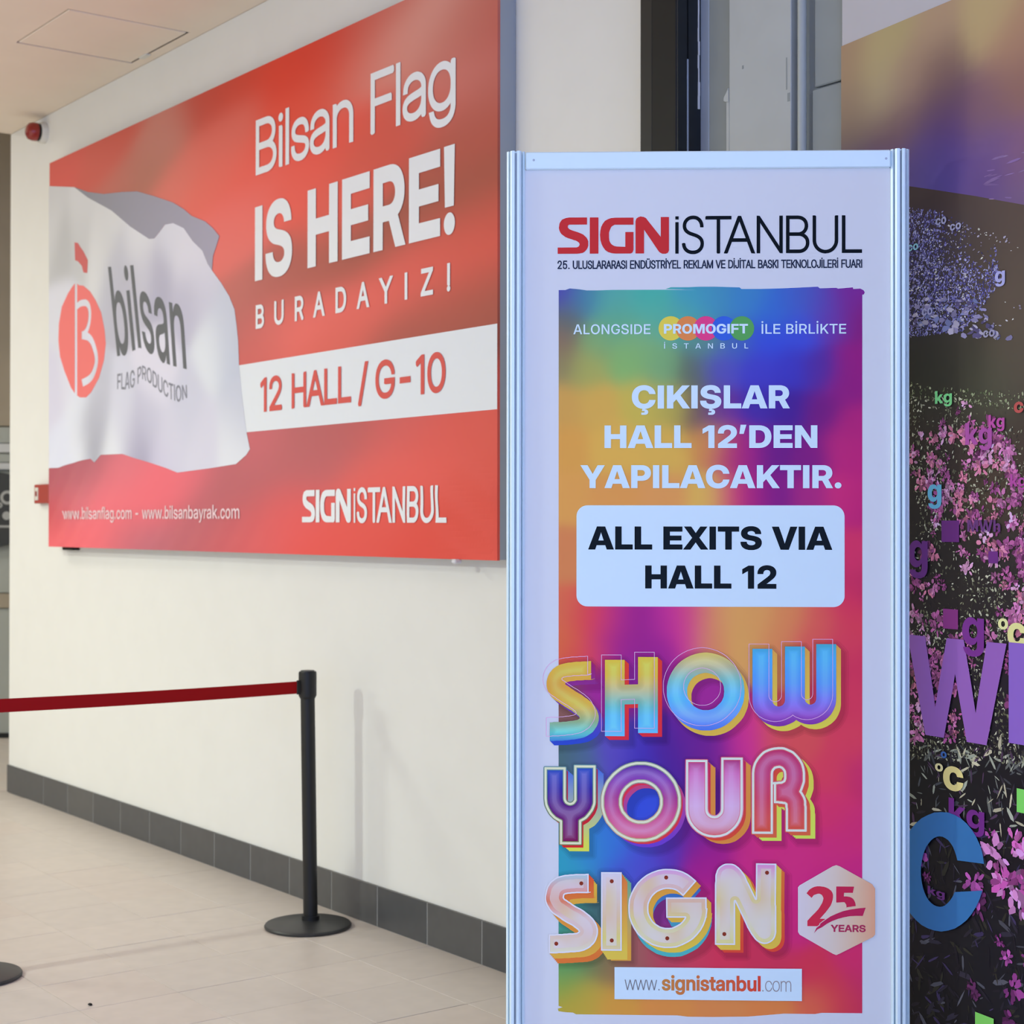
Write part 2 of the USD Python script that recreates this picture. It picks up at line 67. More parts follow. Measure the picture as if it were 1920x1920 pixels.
EMBLEM_LINES = [[0.03,[[373,1409],[377,786]]],[0.034,[[387,1249],[388,1249],[389,1249],[392,1250],[395,1251],[398,1251],[403,1253],[408,1254],[414,1255],[421,1257],[428,1258],[436,1258],[445,1259],[454,1259],[463,1258],[474,1258],[484,1257],[495,1256],[504,1254],[512,1251],[520,1248],[527,1244],[533,1240],[538,1235],[543,1230],[547,1224],[550,1218],[552,1212],[554,1205],[555,1198],[556,1191],[555,1184],[555,1176],[553,1169],[551,1161],[549,1154],[546,1148],[542,1141],[538,1135],[533,1129],[528,1123],[522,1117],[516,1113],[510,1109],[504,1105],[497,1102],[491,1100],[484,1098],[477,1097],[470,1096],[465,1095],[460,1094],[457,1094],[454,1093],[452,1093],[451,1093]]],[0.04,[[451,1093],[453,1093],[456,1092],[461,1091],[468,1090],[477,1089],[487,1087],[499,1085],[512,1083],[525,1080],[537,1076],[549,1071],[559,1066],[569,1060],[579,1053],[588,1045],[596,1037],[603,1028],[610,1020],[616,1012],[621,1004],[626,997],[631,989],[634,982],[637,974],[639,967],[641,960],[641,953],[641,946],[640,939],[637,932],[635,925],[631,919],[626,912],[622,906],[617,900],[611,895],[606,889],[599,884],[593,879],[586,875],[578,871],[569,867],[560,864],[551,861],[540,858],[529,856],[517,854],[504,852],[493,851],[484,849],[476,848],[470,848],[465,847],[462,847],[460,846]]]]
EMBLEM_WISP = [[352,1585],[397,1576],[433,1548],[470,1523],[528,1470],[521,1405],[471,1414],[449,1451],[397,1481],[360,1491]]
BILSAN_CURVES = [[[898,948],[1024,952],[1159,969],[1241,950],[1327,919],[1425,878],[1514,856],[1671,827]],[[781,1407],[889,1398],[988,1386],[1086,1378],[1220,1337],[1313,1322],[1410,1298],[1612,1236]]]
FLAGPROD_CURVES = [[[899,787],[1012,777],[1115,786],[1191,816],[1266,795],[1365,751],[1485,705],[1585,684],[1677,697]],[[899,862],[1011,864],[1128,870],[1178,885],[1278,863],[1377,824],[1473,783],[1579,761],[1671,757]]]
WHITE_BAND = [2.1251,0.5154,4.0537,0.8071]
MURAL_WORDS = [["CO2",0.3847,0.424,2.2922,2.3108,[140,140,180]],["CO2",0.4377,0.478,2.2705,2.2875,[140,140,180]],["CO2",0.2789,0.3201,2.2428,2.2604,[120,170,200]],["CO2",0.3342,0.3744,2.0727,2.0915,[140,140,185]],["CO2",0.5563,0.5964,1.9955,2.0133,[135,132,165]],["g",0.5948,0.6289,2.1221,2.1499,[150,150,205]],["kg",0.3821,0.4448,1.8482,1.8812,[110,190,130]],["kg",0.4925,0.5851,1.7412,1.7964,[150,72,150]],["kg",0.5743,0.6283,1.7778,1.8107,[165,70,150]],["c",0.6601,0.6915,1.8088,1.8361,[165,75,75]],["g",0.3538,0.4055,1.6044,1.6509,[90,160,200]],["kg",0.6458,0.6981,1.6372,1.6671,[155,65,145]],["MWh",0.4997,0.6136,1.5309,1.5602,[90,50,110]],["g",0.2822,0.3556,1.4395,1.5122,[88,38,118]],["g",0.4823,0.5588,1.2565,1.3286,[105,42,130]],["o",0.6043,0.6382,1.301,1.3286,[222,200,150]],["c",0.6363,0.6974,1.2625,1.3223,[225,195,140]],["W",0.2775,0.6342,1.0208,1.2683,[130,85,170]],["I",0.6413,0.7142,1.0363,1.272,[122,88,182]],["o",0.3829,0.4125,0.9365,0.9576,[220,190,150]],["c",0.4105,0.4837,0.8961,0.9588,[222,185,130]],["o",0.4027,0.4242,0.9715,0.9886,[50,90,160]],["kg",0.4318,0.5582,0.8153,0.8799,[98,35,122]],["kg",0.3546,0.4179,0.6253,0.6465,[90,40,110]]]
MURAL_SQUARES = [[0.4054,1.505,0.4694,1.5578,90,36,112],[0.5719,1.4559,0.6046,1.4844,95,40,118],[0.411,1.2914,0.4653,1.3401,120,45,120],[0.6656,0.8781,0.7123,0.9334,110,190,95],[0.5242,0.3262,0.5884,0.3755,110,180,90]]
MURAL_RING = [[[560,719],[558,696],[553,673],[544,651],[531,629],[516,609],[498,590],[477,574],[455,560],[431,550],[406,542],[381,539],[356,539],[333,542],[311,550],[291,561],[274,576],[260,593],[250,613],[244,635],[242,659],[244,683],[250,707],[260,731],[274,754],[291,775],[311,794],[333,810],[357,822],[381,832],[406,837],[431,840],[455,838],[477,833],[498,824],[516,812],[531,798],[544,781],[553,762],[558,741]],[[468,702],[467,688],[465,674],[461,661],[455,649],[448,637],[440,627],[431,618],[421,610],[411,605],[400,602],[389,601],[379,602],[369,605],[359,610],[351,617],[344,626],[338,637],[334,649],[331,662],[330,676],[331,690],[334,703],[338,717],[344,730],[351,742],[360,752],[369,761],[379,768],[390,773],[400,776],[411,777],[422,775],[432,772],[441,766],[449,759],[455,750],[461,739],[465,728],[467,715]],[[449,727],[598,741],[598,683],[449,648]]]
MURAL_ZONES = {"violet":[[271,2326],[393,2298],[470,2257],[564,2204],[582,2137],[527,2093],[470,2048],[270,2056]],"fleck":[[271,2302],[470,2283],[806,2168],[806,2108],[600,1983],[451,2011],[270,2070]],"pebble":[[270,2124],[527,2093],[653,1978],[270,2043]],"grass":[[270,1913],[470,1878],[806,1848],[806,1794],[270,1872]],"bloom":[[270,1886],[392,1844],[582,1839],[806,1770],[805,1119],[269,982]],"leaf":[[270,1879],[806,1818],[804,999],[269,954]],"bigleaf":[[269,982],[804,1071],[804,854],[269,764]],"dark":[[269,764],[804,854],[803,349],[268,195]],"cloud":[[564,2434],[807,2409],[807,2264],[546,2322]],"bigbloom":[[607,808],[686,810],[754,724],[703,616],[616,621],[562,699]]}

GLYPHS = {
 'T': {
  ' ': '269|',
  '!': '196|86,728 86,175 88,174 108,174 109,728;92,47 81,41 75,34 72,25 72,15 76,6 85,-2 94,-5 104,-5 115,0 121,8 124,16 124,26 119,36 111,44 102,47',
  "'": '121|49,730 51,518 69,517 70,518 72,729',
  '-': '646|188,308 188,286 459,286 458,308',
  '.': '270|129,47 118,41 112,34 109,25 109,15 113,6 122,-2 131,-5 141,-5 152,0 158,8 161,16 161,26 157,36 148,44 139,47',
  '/': '261|236,763 235,761 6,-91 1,-108 2,-110 26,-109 260,762',
  '0': '644|306,737 279,733 255,726 232,715 209,701 188,684 172,668 153,645 136,619 120,589 107,559 96,525 87,489 82,456 77,416 76,379 76,338 79,298 83,264 90,226 99,195 112,159 123,134 137,108 152,86 169,65 189,45 211,28 232,14 255,4 279,-3 308,-7 332,-7 359,-4 382,2 408,12 428,23 451,40 471,60 490,82 507,108 521,134 535,166 545,195 555,234 563,274 567,312 568,348 568,391 565,432 561,466 554,502 547,529 537,559 524,589 508,619 488,649 473,668 452,688 429,706 406,719 382,728 359,734 334,737;303,714 331,714 351,713 371,708 394,700 419,685 438,671 457,652 471,635 487,612 502,584 514,556 524,528 532,496 538,466 543,435 545,399 545,329 543,294 537,255 530,222 521,192 510,162 497,135 483,111 468,91 451,71 429,52 408,37 384,26 359,19 338,16 311,16 294,18 269,23 248,32 232,40 212,55 192,74 173,95 156,121 143,145 130,174 120,202 112,234 106,264 102,294 99,331 99,402 102,435 107,475 115,508 123,536 135,566 147,594 162,618 180,644 199,664 218,680 235,691 258,703 281,710',
  '1': '333|243,0 220,0 220,260 220,300 220,706 217,705 64,603 61,601 60,602 60,626 61,628 211,728 243,728 243,300 243,260',
  '2': '644|296,738 258,732 238,727 219,720 199,710 179,697 150,671 140,659 126,638 110,605 102,571 99,546 99,532 121,533 122,552 126,578 132,598 139,615 152,636 160,648 175,664 192,678 205,687 226,698 245,705 266,711 301,716 331,716 349,714 386,705 405,698 424,688 451,668 467,652 478,638 488,622 497,604 502,588 507,569 510,545 510,522 508,505 504,485 494,455 481,429 463,401 437,368 378,304 99,23 99,1 544,0 545,1 545,21 544,23 134,23 132,24 375,268 411,305 447,345 480,386 501,419 517,452 527,482 531,508 533,532 531,559 527,584 519,608 508,632 497,651 481,671 461,690 439,705 418,717 398,725 374,732 348,737 324,739',
  '3': '644|125,730 124,728 124,708 125,707 500,706 253,428 254,406 308,405 348,401 386,392 421,380 442,368 465,353 484,335 501,314 515,288 525,258 530,229 530,195 527,169 518,139 506,112 491,91 472,70 449,52 422,36 392,25 358,17 329,16 286,17 254,23 226,32 204,42 182,55 162,71 147,86 139,98 126,121 117,148 115,165 114,182 92,182 93,156 97,135 106,111 118,89 129,74 148,53 169,36 191,23 215,12 241,3 275,-4 305,-7 338,-7 366,-4 394,2 424,12 454,27 472,40 488,54 504,71 514,84 527,104 534,118 541,136 547,156 553,195 553,219 551,241 548,258 542,279 534,301 527,314 505,344 479,368 452,387 416,404 376,417 331,425 283,429 533,711 533,729',
  '4': '644|436,728 432,724 64,224 64,206 442,206 443,1 444,-1 464,-1 465,1 465,205 580,206 579,228 466,228 465,229 465,438 443,438 442,228 99,228 97,229 462,726 461,728',
  '5': '644|148,729 146,719 113,336 134,337 147,362 158,375 169,387 198,407 235,424 266,432 305,437 345,436 381,428 411,416 424,410 445,395 471,371 490,346 507,314 517,282 522,242 523,211 518,178 508,144 495,116 482,96 472,84 454,65 422,42 389,26 359,17 342,15 315,13 289,13 265,16 241,22 221,29 204,37 188,47 174,59 160,72 150,85 139,104 132,119 126,138 122,164 121,181 119,182 99,181 100,154 108,121 116,99 124,84 133,71 147,54 159,42 175,29 194,17 214,8 249,-4 275,-8 294,-10 321,-10 342,-8 366,-4 388,2 411,10 428,19 448,32 466,46 479,58 497,78 507,92 522,119 530,136 537,158 541,178 544,201 545,226 544,254 541,275 534,304 524,331 508,359 490,384 468,405 445,423 416,438 386,450 364,455 328,459 302,459 265,455 236,448 212,438 185,423 165,408 152,397 141,385 139,385 167,705 169,706 532,706 533,728',
  '6': '644|395,729 186,432 158,389 129,341 115,312 105,282 99,252 97,231 98,205 100,181 104,161 112,138 120,118 132,98 145,79 162,59 176,46 195,32 211,22 234,10 248,5 268,-1 291,-5 312,-7 338,-7 362,-4 382,0 416,13 434,22 455,36 471,49 491,69 516,104 524,119 533,139 540,162 544,184 547,215 545,248 540,279 527,315 510,346 491,371 468,394 436,417 409,431 379,441 348,447 311,448 284,445 255,438 224,424 196,406 195,406 420,728 419,729;305,425 329,426 349,424 366,421 386,415 408,407 424,398 442,386 456,374 470,361 484,344 504,311 513,291 518,272 524,235 524,211 523,192 520,175 514,154 500,121 488,102 474,84 446,58 432,47 412,36 379,23 362,19 341,16 302,16 282,19 265,23 248,29 229,37 196,59 171,84 156,102 144,121 135,141 127,162 123,181 120,201 120,241 123,261 129,284 136,302 146,322 156,338 170,356 198,383 231,404 249,412 266,418 285,423',
  'A': '594|282,729 280,726 10,1 32,0 34,2 122,239 469,240 471,239 560,1 584,0 312,728;131,264 296,708 298,704 458,274 462,264 461,263 132,263',
  'B': '603|82,729 81,1 351,0 381,3 408,9 431,16 454,26 474,38 494,53 512,72 527,92 538,114 545,132 551,155 554,179 553,219 547,246 537,272 517,302 505,315 489,330 464,347 434,361 397,371 418,379 435,388 452,399 468,412 491,438 504,458 512,475 520,496 524,516 526,534 525,556 524,572 519,595 514,612 506,631 497,645 484,662 465,680 454,688 421,707 398,716 378,721 355,725 324,728;104,705 105,706 308,706 345,704 371,700 395,693 419,682 436,672 460,654 478,632 491,609 500,581 503,552 503,532 501,516 497,499 491,482 477,456 464,439 455,430 431,410 402,395 368,384 334,381 105,381 104,382;104,358 105,359 354,358 382,354 405,348 429,340 456,325 479,309 504,282 518,259 524,245 528,229 532,199 530,164 523,135 515,118 508,105 498,91 486,76 471,63 456,53 425,38 389,28 369,24 344,23 105,23 104,24',
  'C': '660|322,736 289,733 259,726 231,715 205,703 176,684 154,665 130,641 110,615 96,592 79,559 66,526 56,492 49,458 43,412 42,379 42,338 45,301 50,264 59,226 69,195 80,168 99,132 116,106 138,81 164,56 186,39 212,23 238,12 269,2 298,-4 328,-7 359,-7 389,-4 406,-1 429,5 452,13 491,33 514,49 531,64 553,86 565,102 590,139 608,181 615,202 621,228 598,228 587,188 571,154 554,125 530,95 511,76 486,57 465,44 441,33 411,23 379,17 344,15 309,17 279,23 255,30 229,41 201,58 178,75 155,96 133,122 116,148 102,174 90,201 79,236 72,269 67,298 64,336 64,392 67,431 73,468 82,502 93,535 107,565 129,601 154,632 171,648 188,662 224,685 261,701 299,711 334,714 379,713 411,707 445,695 478,678 509,655 538,626 553,608 566,588 577,566 586,546 594,521 598,502 621,502 615,528 607,554 596,579 584,601 567,626 548,649 531,667 512,683 489,698 471,708 449,718 429,725 406,731 378,735 356,737',
  'D': '650|82,729 81,1 272,0 315,2 348,6 381,13 415,24 446,39 475,56 502,78 523,98 541,121 560,149 575,181 587,211 597,246 604,284 608,325 610,379 607,426 601,466 591,509 580,542 565,574 551,598 534,622 518,640 498,660 479,674 452,691 425,704 402,713 362,723 312,728;104,705 105,706 314,706 361,700 399,690 425,680 446,668 466,655 488,638 505,621 520,604 535,581 548,558 561,528 572,492 581,451 585,415 587,381 587,341 583,294 576,255 567,224 554,189 537,156 520,131 499,107 478,87 452,69 426,54 404,45 378,36 346,29 316,25 272,23 105,23 104,24',
  'E': '559|82,729 81,1 522,1 522,21 521,23 105,23 104,24 104,361 484,362 484,384 105,384 104,385 104,705 105,706 521,706 522,708 522,728',
  'F': '531|82,730 81,2 82,1 102,1 104,2 104,361 456,362 456,382 455,384 105,384 104,385 104,706 501,707 502,708 502,728 501,730',
  'G': '677|322,736 288,732 258,725 234,717 206,704 184,690 156,668 132,644 112,618 94,591 77,556 66,528 56,494 49,459 43,414 42,379 42,338 45,301 50,262 59,225 70,191 83,161 100,129 118,104 138,80 159,59 184,40 212,23 238,12 269,2 299,-4 332,-7 365,-7 394,-4 422,2 454,12 476,22 501,36 524,53 544,72 561,92 578,116 592,142 604,169 613,196 620,226 624,256 627,296 627,329 353,329 352,308 354,307 604,307 603,271 598,236 590,199 578,166 568,145 554,121 537,98 523,84 502,65 484,52 466,42 444,32 421,25 394,19 365,16 328,16 299,19 276,23 254,30 232,39 204,55 175,76 154,97 135,119 118,145 102,175 87,211 77,245 69,289 65,332 64,378 66,416 72,459 80,496 92,532 107,566 130,605 155,635 185,663 218,684 238,694 256,701 296,711 334,714 379,713 411,707 444,696 475,680 509,655 540,625 555,605 568,585 587,545 594,524 599,502 621,502 621,504 615,531 608,552 596,581 584,602 568,625 548,649 531,667 512,683 489,698 471,708 449,718 429,725 406,731 378,735 358,737',
  'H': '671|82,729 82,1 102,1 104,2 104,361 105,361 566,361 567,2 568,1 589,1 589,729 568,729 567,728 566,384 105,384 104,385 104,728 102,729',
  'I': '185|104,0 104,727 81,727 81,0',
  'J': '506|415,728 414,174 411,148 404,119 394,95 382,76 364,55 344,39 316,25 294,18 265,13 226,13 198,18 168,28 145,41 129,53 113,71 102,88 87,119 80,148 77,174 77,225 75,226 55,226 54,225 54,179 58,148 66,112 79,82 95,58 119,32 144,15 175,1 191,-4 215,-8 258,-10 278,-8 301,-4 334,7 348,15 365,26 391,51 404,68 413,82 425,112 434,149 437,182 437,728',
  'K': '546|82,729 81,1 104,1 104,265 225,395 505,1 506,0 532,1 241,411 249,421 533,728 503,728 105,297 104,299 104,728',
  'L': '510|82,729 81,1 479,0 479,23 105,23 104,24 104,728',
  'M': '831|82,729 81,1 104,1 104,691 105,693 404,1 425,0 427,1 431,9 726,694 727,1 749,0 750,728 719,729 717,726 416,31 415,31 413,35 114,726 112,729',
  'N': '709|82,729 81,1 104,1 104,688 105,691 187,575 603,2 605,0 626,0 627,728 604,728 604,38 517,159 104,728',
  'O': '684|322,736 289,733 258,725 231,715 202,701 176,684 149,661 129,639 110,615 90,582 76,552 66,526 56,492 49,458 43,412 42,379 42,338 45,302 50,264 59,226 69,195 82,165 99,132 116,106 137,81 154,65 182,42 212,23 238,12 268,2 298,-4 328,-7 359,-7 389,-4 418,2 445,10 476,25 508,45 531,63 550,82 573,111 588,135 605,168 619,204 630,238 637,274 643,322 644,365 643,405 638,446 632,479 623,516 611,548 597,579 581,606 563,632 541,656 515,680 491,697 465,711 441,721 418,728 388,734 355,737;318,714 354,714 378,713 404,708 429,701 456,690 479,677 506,657 525,639 545,616 563,592 578,565 591,536 601,509 610,476 616,446 620,409 621,378 621,339 618,302 611,259 602,225 593,196 577,162 561,135 541,108 519,84 498,66 475,50 448,36 421,26 396,20 364,16 324,16 298,19 271,25 245,33 221,44 199,58 174,77 154,97 136,118 119,144 103,172 92,199 80,234 73,264 67,301 65,332 64,378 66,415 70,451 76,479 85,511 94,538 108,566 126,598 143,621 168,647 188,664 211,680 235,692 266,704 289,710',
  'P': '549|82,729 81,1 102,0 104,1 104,314 335,315 361,318 381,322 402,329 419,336 449,355 468,371 487,392 502,416 514,442 521,466 525,494 527,528 524,559 518,586 508,614 494,639 477,662 459,680 436,697 412,710 394,717 375,722 334,728;104,705 105,706 319,706 351,704 378,698 398,691 425,677 443,664 454,654 470,635 487,606 498,574 504,535 504,509 503,492 495,458 490,442 481,425 461,396 438,375 416,360 391,349 359,340 338,337 319,337 105,337 104,338',
  'R': '577|82,729 81,1 104,1 104,314 341,315 344,312 508,1 532,0 533,2 366,318 395,326 416,335 436,346 456,360 469,372 487,392 502,416 511,435 520,461 525,492 527,521 526,546 523,568 516,595 507,616 497,635 477,662 459,680 446,690 426,703 412,710 394,717 374,723 349,727 326,729;104,705 105,706 319,706 351,704 378,698 398,691 425,677 443,664 454,654 470,635 487,606 498,574 504,535 504,509 503,492 495,458 490,442 481,425 461,396 438,375 416,360 391,349 359,340 338,337 319,337 105,337 104,338',
  'S': '550|259,738 235,735 214,731 191,724 168,714 145,701 128,688 115,676 97,656 86,639 76,619 66,586 63,564 63,541 66,518 70,501 82,475 100,449 125,426 155,406 184,392 208,382 331,343 369,328 408,308 436,287 452,271 465,252 473,236 478,218 481,198 481,168 478,148 471,124 458,98 441,75 415,52 384,33 358,23 321,15 288,11 256,11 236,13 204,19 181,26 158,36 129,55 105,78 97,88 86,106 74,136 69,169 68,170 48,170 46,169 49,148 53,129 61,108 69,91 79,75 90,61 104,46 122,32 156,12 196,-2 238,-10 256,-11 289,-11 321,-8 344,-4 365,2 386,10 409,22 429,35 449,52 464,68 478,88 488,106 495,125 501,148 504,171 504,194 501,218 497,235 485,262 470,285 448,307 415,330 381,347 349,360 238,395 202,407 162,427 146,438 131,450 117,464 105,481 95,501 89,519 86,538 86,566 89,586 94,605 106,629 125,655 149,677 178,694 211,707 245,714 279,716 314,714 346,707 369,698 395,684 415,668 438,642 455,614 467,581 472,546 494,546 494,549 493,566 488,588 481,611 473,629 463,646 451,662 439,676 421,693 388,714 369,723 348,730 311,737 286,739',
  'T': '589|31,728 29,726 29,706 31,706 283,705 283,1 284,-1 304,-1 305,1 305,705 558,706 559,706 559,728',
  'U': '661|69,729 69,234 72,206 79,174 87,149 99,125 113,102 127,84 144,66 165,47 188,32 211,19 235,9 258,2 285,-4 312,-7 341,-7 365,-5 392,-1 418,6 441,14 466,27 491,43 514,62 534,84 548,102 560,121 573,146 583,175 588,199 591,222 593,251 592,729 571,729 570,728 570,241 566,201 556,165 541,134 521,104 492,73 468,55 434,36 402,25 366,17 331,15 295,17 259,25 228,36 194,55 169,73 149,93 139,105 119,135 106,164 99,186 95,205 91,242 91,728 89,729',
  'V': '594|11,729 13,719 282,1 312,0 314,2 585,728 562,729 560,726 298,21 34,728',
  'W': '884|11,729 10,726 216,1 249,0 251,4 442,706 633,2 635,0 668,0 874,728 850,728 651,22 459,728 424,728 234,24 232,23 34,726 32,729',
  'Y': '596|11,728 287,345 287,1 309,0 310,345 586,728 559,729 558,727 300,368 298,367 38,728 36,729',
  'Z': '596|58,729 58,706 528,706 529,705 40,31 37,26 37,1 558,0 558,23 65,23 63,24 554,701 555,728',
  'a': '491|225,525 192,521 158,511 126,496 99,475 79,454 69,439 60,424 55,409 50,392 47,364 70,364 73,392 79,409 85,422 92,434 103,448 116,461 129,471 158,487 186,497 224,503 251,503 282,498 302,493 319,486 348,468 362,456 374,444 390,419 400,392 403,362 403,344 400,334 395,326 385,316 372,309 354,302 312,292 208,275 161,265 136,258 114,250 82,233 66,220 55,206 46,192 39,174 35,149 34,128 37,104 42,88 52,66 66,48 86,29 106,16 134,5 162,-3 195,-7 222,-7 251,-4 276,2 301,10 329,25 355,43 373,61 390,84 402,107 403,2 404,1 424,1 425,2 425,364 423,392 417,414 407,435 391,458 378,472 366,483 344,498 316,511 289,520 264,524;402,302 403,301 403,199 400,171 393,141 380,111 365,88 346,66 325,49 294,32 264,22 228,16 189,16 155,22 124,33 108,42 96,50 76,72 66,89 60,106 57,125 57,151 61,169 67,184 77,198 94,213 109,223 128,231 174,245 224,255 314,269 352,277 379,288',
  'b': '546|66,729 66,2 66,1 86,1 88,2 88,131 89,134 95,118 103,99 114,81 129,62 145,46 161,33 178,22 201,10 219,3 241,-3 259,-6 288,-7 316,-5 334,-3 356,3 375,10 399,23 418,36 438,53 452,69 468,91 481,112 491,134 500,158 507,185 511,211 514,248 514,269 511,306 507,332 500,361 491,384 475,415 458,441 438,464 411,487 382,504 354,516 324,523 288,525 251,522 218,514 188,501 161,484 134,461 114,436 99,408 89,380 88,384 88,728 86,729;270,502 295,503 315,501 348,494 366,487 384,478 401,467 418,453 433,438 447,419 457,404 468,381 477,359 482,339 490,295 491,241 485,192 480,169 471,144 462,125 450,104 433,81 419,66 405,55 386,42 364,30 348,24 326,19 305,16 268,16 248,19 225,25 206,32 188,42 174,52 156,67 143,81 131,98 120,115 109,139 96,181 92,205 89,232 89,286 92,314 96,338 109,379 120,404 132,422 143,438 157,452 174,467 191,478 211,488 231,495 249,500',
  'c': '497|248,525 222,523 202,518 176,510 156,500 138,488 118,472 102,456 87,439 73,418 62,396 52,374 44,351 39,326 35,296 33,272 33,241 36,209 40,185 46,162 55,138 66,114 77,94 92,74 105,58 119,45 139,29 161,16 179,7 201,0 221,-4 244,-7 271,-7 306,-2 342,9 372,25 399,46 420,68 440,98 455,132 465,168 464,169 444,169 442,168 435,142 427,121 414,98 402,82 389,67 369,50 352,39 335,30 311,22 289,17 268,16 242,16 221,19 198,25 176,33 161,42 142,55 127,68 109,88 98,104 87,121 76,145 67,169 62,192 56,239 56,278 57,299 62,326 67,349 76,374 88,398 102,421 123,446 146,467 172,483 195,493 222,500 252,503 286,501 309,497 334,488 356,477 378,461 400,439 420,411 433,384 443,349 464,349 465,351 455,386 440,421 418,452 391,480 374,492 359,501 325,516 304,521 286,524',
  'f': '239|176,728 149,723 129,713 112,696 100,676 96,662 93,639 92,517 2,517 1,515 1,495 2,494 93,494 94,0 115,1 115,494 229,495 228,517 116,517 115,518 116,644 119,661 126,678 139,693 149,698 161,703 179,706 228,706 228,729',
  'g': '547|242,524 221,521 196,515 176,508 158,499 139,488 121,474 99,452 86,436 72,415 62,396 53,376 44,351 39,326 35,298 33,272 33,239 37,198 48,155 62,119 83,84 108,54 136,30 152,20 172,10 206,-1 245,-7 271,-7 288,-6 306,-3 328,3 361,17 378,28 395,40 421,66 431,79 443,98 451,116 458,136 458,-11 455,-41 450,-65 442,-85 435,-99 425,-115 414,-129 402,-141 388,-153 364,-167 345,-174 325,-180 301,-184 281,-186 249,-186 226,-184 202,-180 179,-173 161,-164 142,-153 125,-138 115,-126 102,-108 93,-91 82,-55 59,-55 70,-94 86,-125 106,-151 131,-172 161,-189 195,-201 229,-207 249,-208 281,-208 319,-204 348,-197 376,-185 405,-168 425,-151 437,-138 448,-122 461,-99 472,-68 478,-39 481,-6 481,515 479,516 459,516 458,515 458,380 445,414 430,439 420,452 406,466 381,487 351,504 318,517 286,523 271,524;238,501 279,501 299,498 322,492 341,485 356,477 374,465 386,455 403,438 413,425 423,409 434,388 442,366 448,346 454,319 457,296 458,241 453,189 447,165 440,144 430,121 418,101 407,85 390,66 375,53 356,40 336,30 316,23 299,19 278,16 246,16 229,17 208,22 191,27 174,35 156,44 136,59 124,71 112,84 99,101 89,116 77,139 70,158 63,184 59,206 56,232 56,285 59,311 63,334 70,359 77,378 98,415 109,431 124,447 138,460 158,474 176,484 198,492 221,498',
  'h': '523|66,729 66,1 88,1 88,342 92,372 99,396 107,415 123,438 139,455 166,475 189,487 215,495 238,500 266,501 294,500 316,496 338,488 361,477 384,460 401,441 411,426 423,404 431,374 434,345 434,1 456,0 457,344 455,364 451,388 445,406 435,429 420,454 404,472 388,485 364,501 338,513 312,520 292,523 259,524 229,521 199,514 174,504 149,491 134,480 113,459 102,444 89,419 88,728',
  'i': '154|72,697 64,693 58,686 55,679 55,669 59,661 64,656 72,652 82,652 89,655 97,662 100,671 100,679 97,686 89,694 82,697;66,517 66,2 68,1 88,1 89,515 88,517',
  'k': '414|66,729 66,1 88,1 89,226 152,288 381,1 382,0 409,0 169,304 381,515 381,516 349,515 99,268 92,261 89,260 88,261 88,728',
  'l': '154|88,0 88,729 66,729 66,0',
  'm': '803|239,524 218,521 189,514 168,505 148,494 131,481 110,461 99,445 89,426 88,428 88,515 86,516 66,516 66,515 66,1 88,1 88,336 90,366 96,391 104,412 116,432 135,455 146,465 162,477 191,491 209,497 225,500 261,501 275,500 295,495 321,484 332,477 346,465 354,456 365,441 376,421 383,401 387,382 390,356 390,1 412,0 413,348 416,375 422,398 433,424 446,444 459,458 476,473 501,487 521,494 546,500 572,501 596,500 618,495 639,487 658,475 676,459 687,445 697,428 705,406 713,375 715,336 715,1 737,1 737,361 733,391 722,425 710,451 692,474 678,488 658,503 641,511 619,518 596,523 572,524 548,523 529,520 509,514 488,506 468,494 452,482 435,465 423,451 415,436 402,410 394,434 379,459 364,478 344,496 319,510 295,518 272,523',
  'n': '523|254,524 229,521 199,514 174,504 149,491 134,480 113,459 99,439 89,419 88,422 88,515 86,516 66,516 66,515 66,1 88,1 88,342 92,372 99,396 107,415 123,438 139,455 166,475 189,487 215,495 238,500 266,501 294,500 316,496 338,488 361,477 384,460 401,441 411,426 423,404 431,374 434,345 434,1 456,0 457,344 453,381 444,411 431,436 413,462 395,480 366,500 338,513 312,520 278,524',
  'o': '517|248,525 222,523 202,518 176,510 156,500 138,488 118,472 102,456 87,439 73,418 62,396 52,374 44,351 39,326 35,296 33,272 33,241 36,209 40,185 46,162 55,138 66,114 77,94 92,74 106,57 119,45 139,29 161,16 179,7 201,0 221,-4 245,-7 272,-7 299,-4 318,0 339,7 361,17 379,29 401,46 417,62 430,78 443,96 454,116 464,139 472,164 478,186 483,212 485,248 485,269 484,294 480,325 474,349 467,372 456,396 444,419 430,441 414,459 394,478 381,488 365,498 342,510 322,517 296,523 268,525;242,502 266,503 288,501 309,497 328,491 349,481 366,471 379,461 397,445 408,432 423,412 434,392 444,369 451,348 457,325 462,278 463,248 461,224 458,201 453,175 447,156 437,132 425,111 414,94 401,78 385,62 371,50 351,38 332,29 316,23 298,19 276,16 239,16 221,19 198,25 176,33 161,42 142,55 126,69 116,79 101,99 89,118 79,138 70,161 63,185 59,208 56,234 56,285 59,311 63,334 70,358 80,384 92,405 102,421 112,434 129,452 146,467 166,480 184,488 204,495 222,500',
  'r': '263|242,519 218,517 189,510 165,500 145,488 126,474 115,462 99,441 89,422 88,425 88,515 86,517 66,516 66,0 88,1 89,344 92,369 97,391 109,416 120,434 142,457 161,471 182,483 206,491 228,495 266,498 265,520',
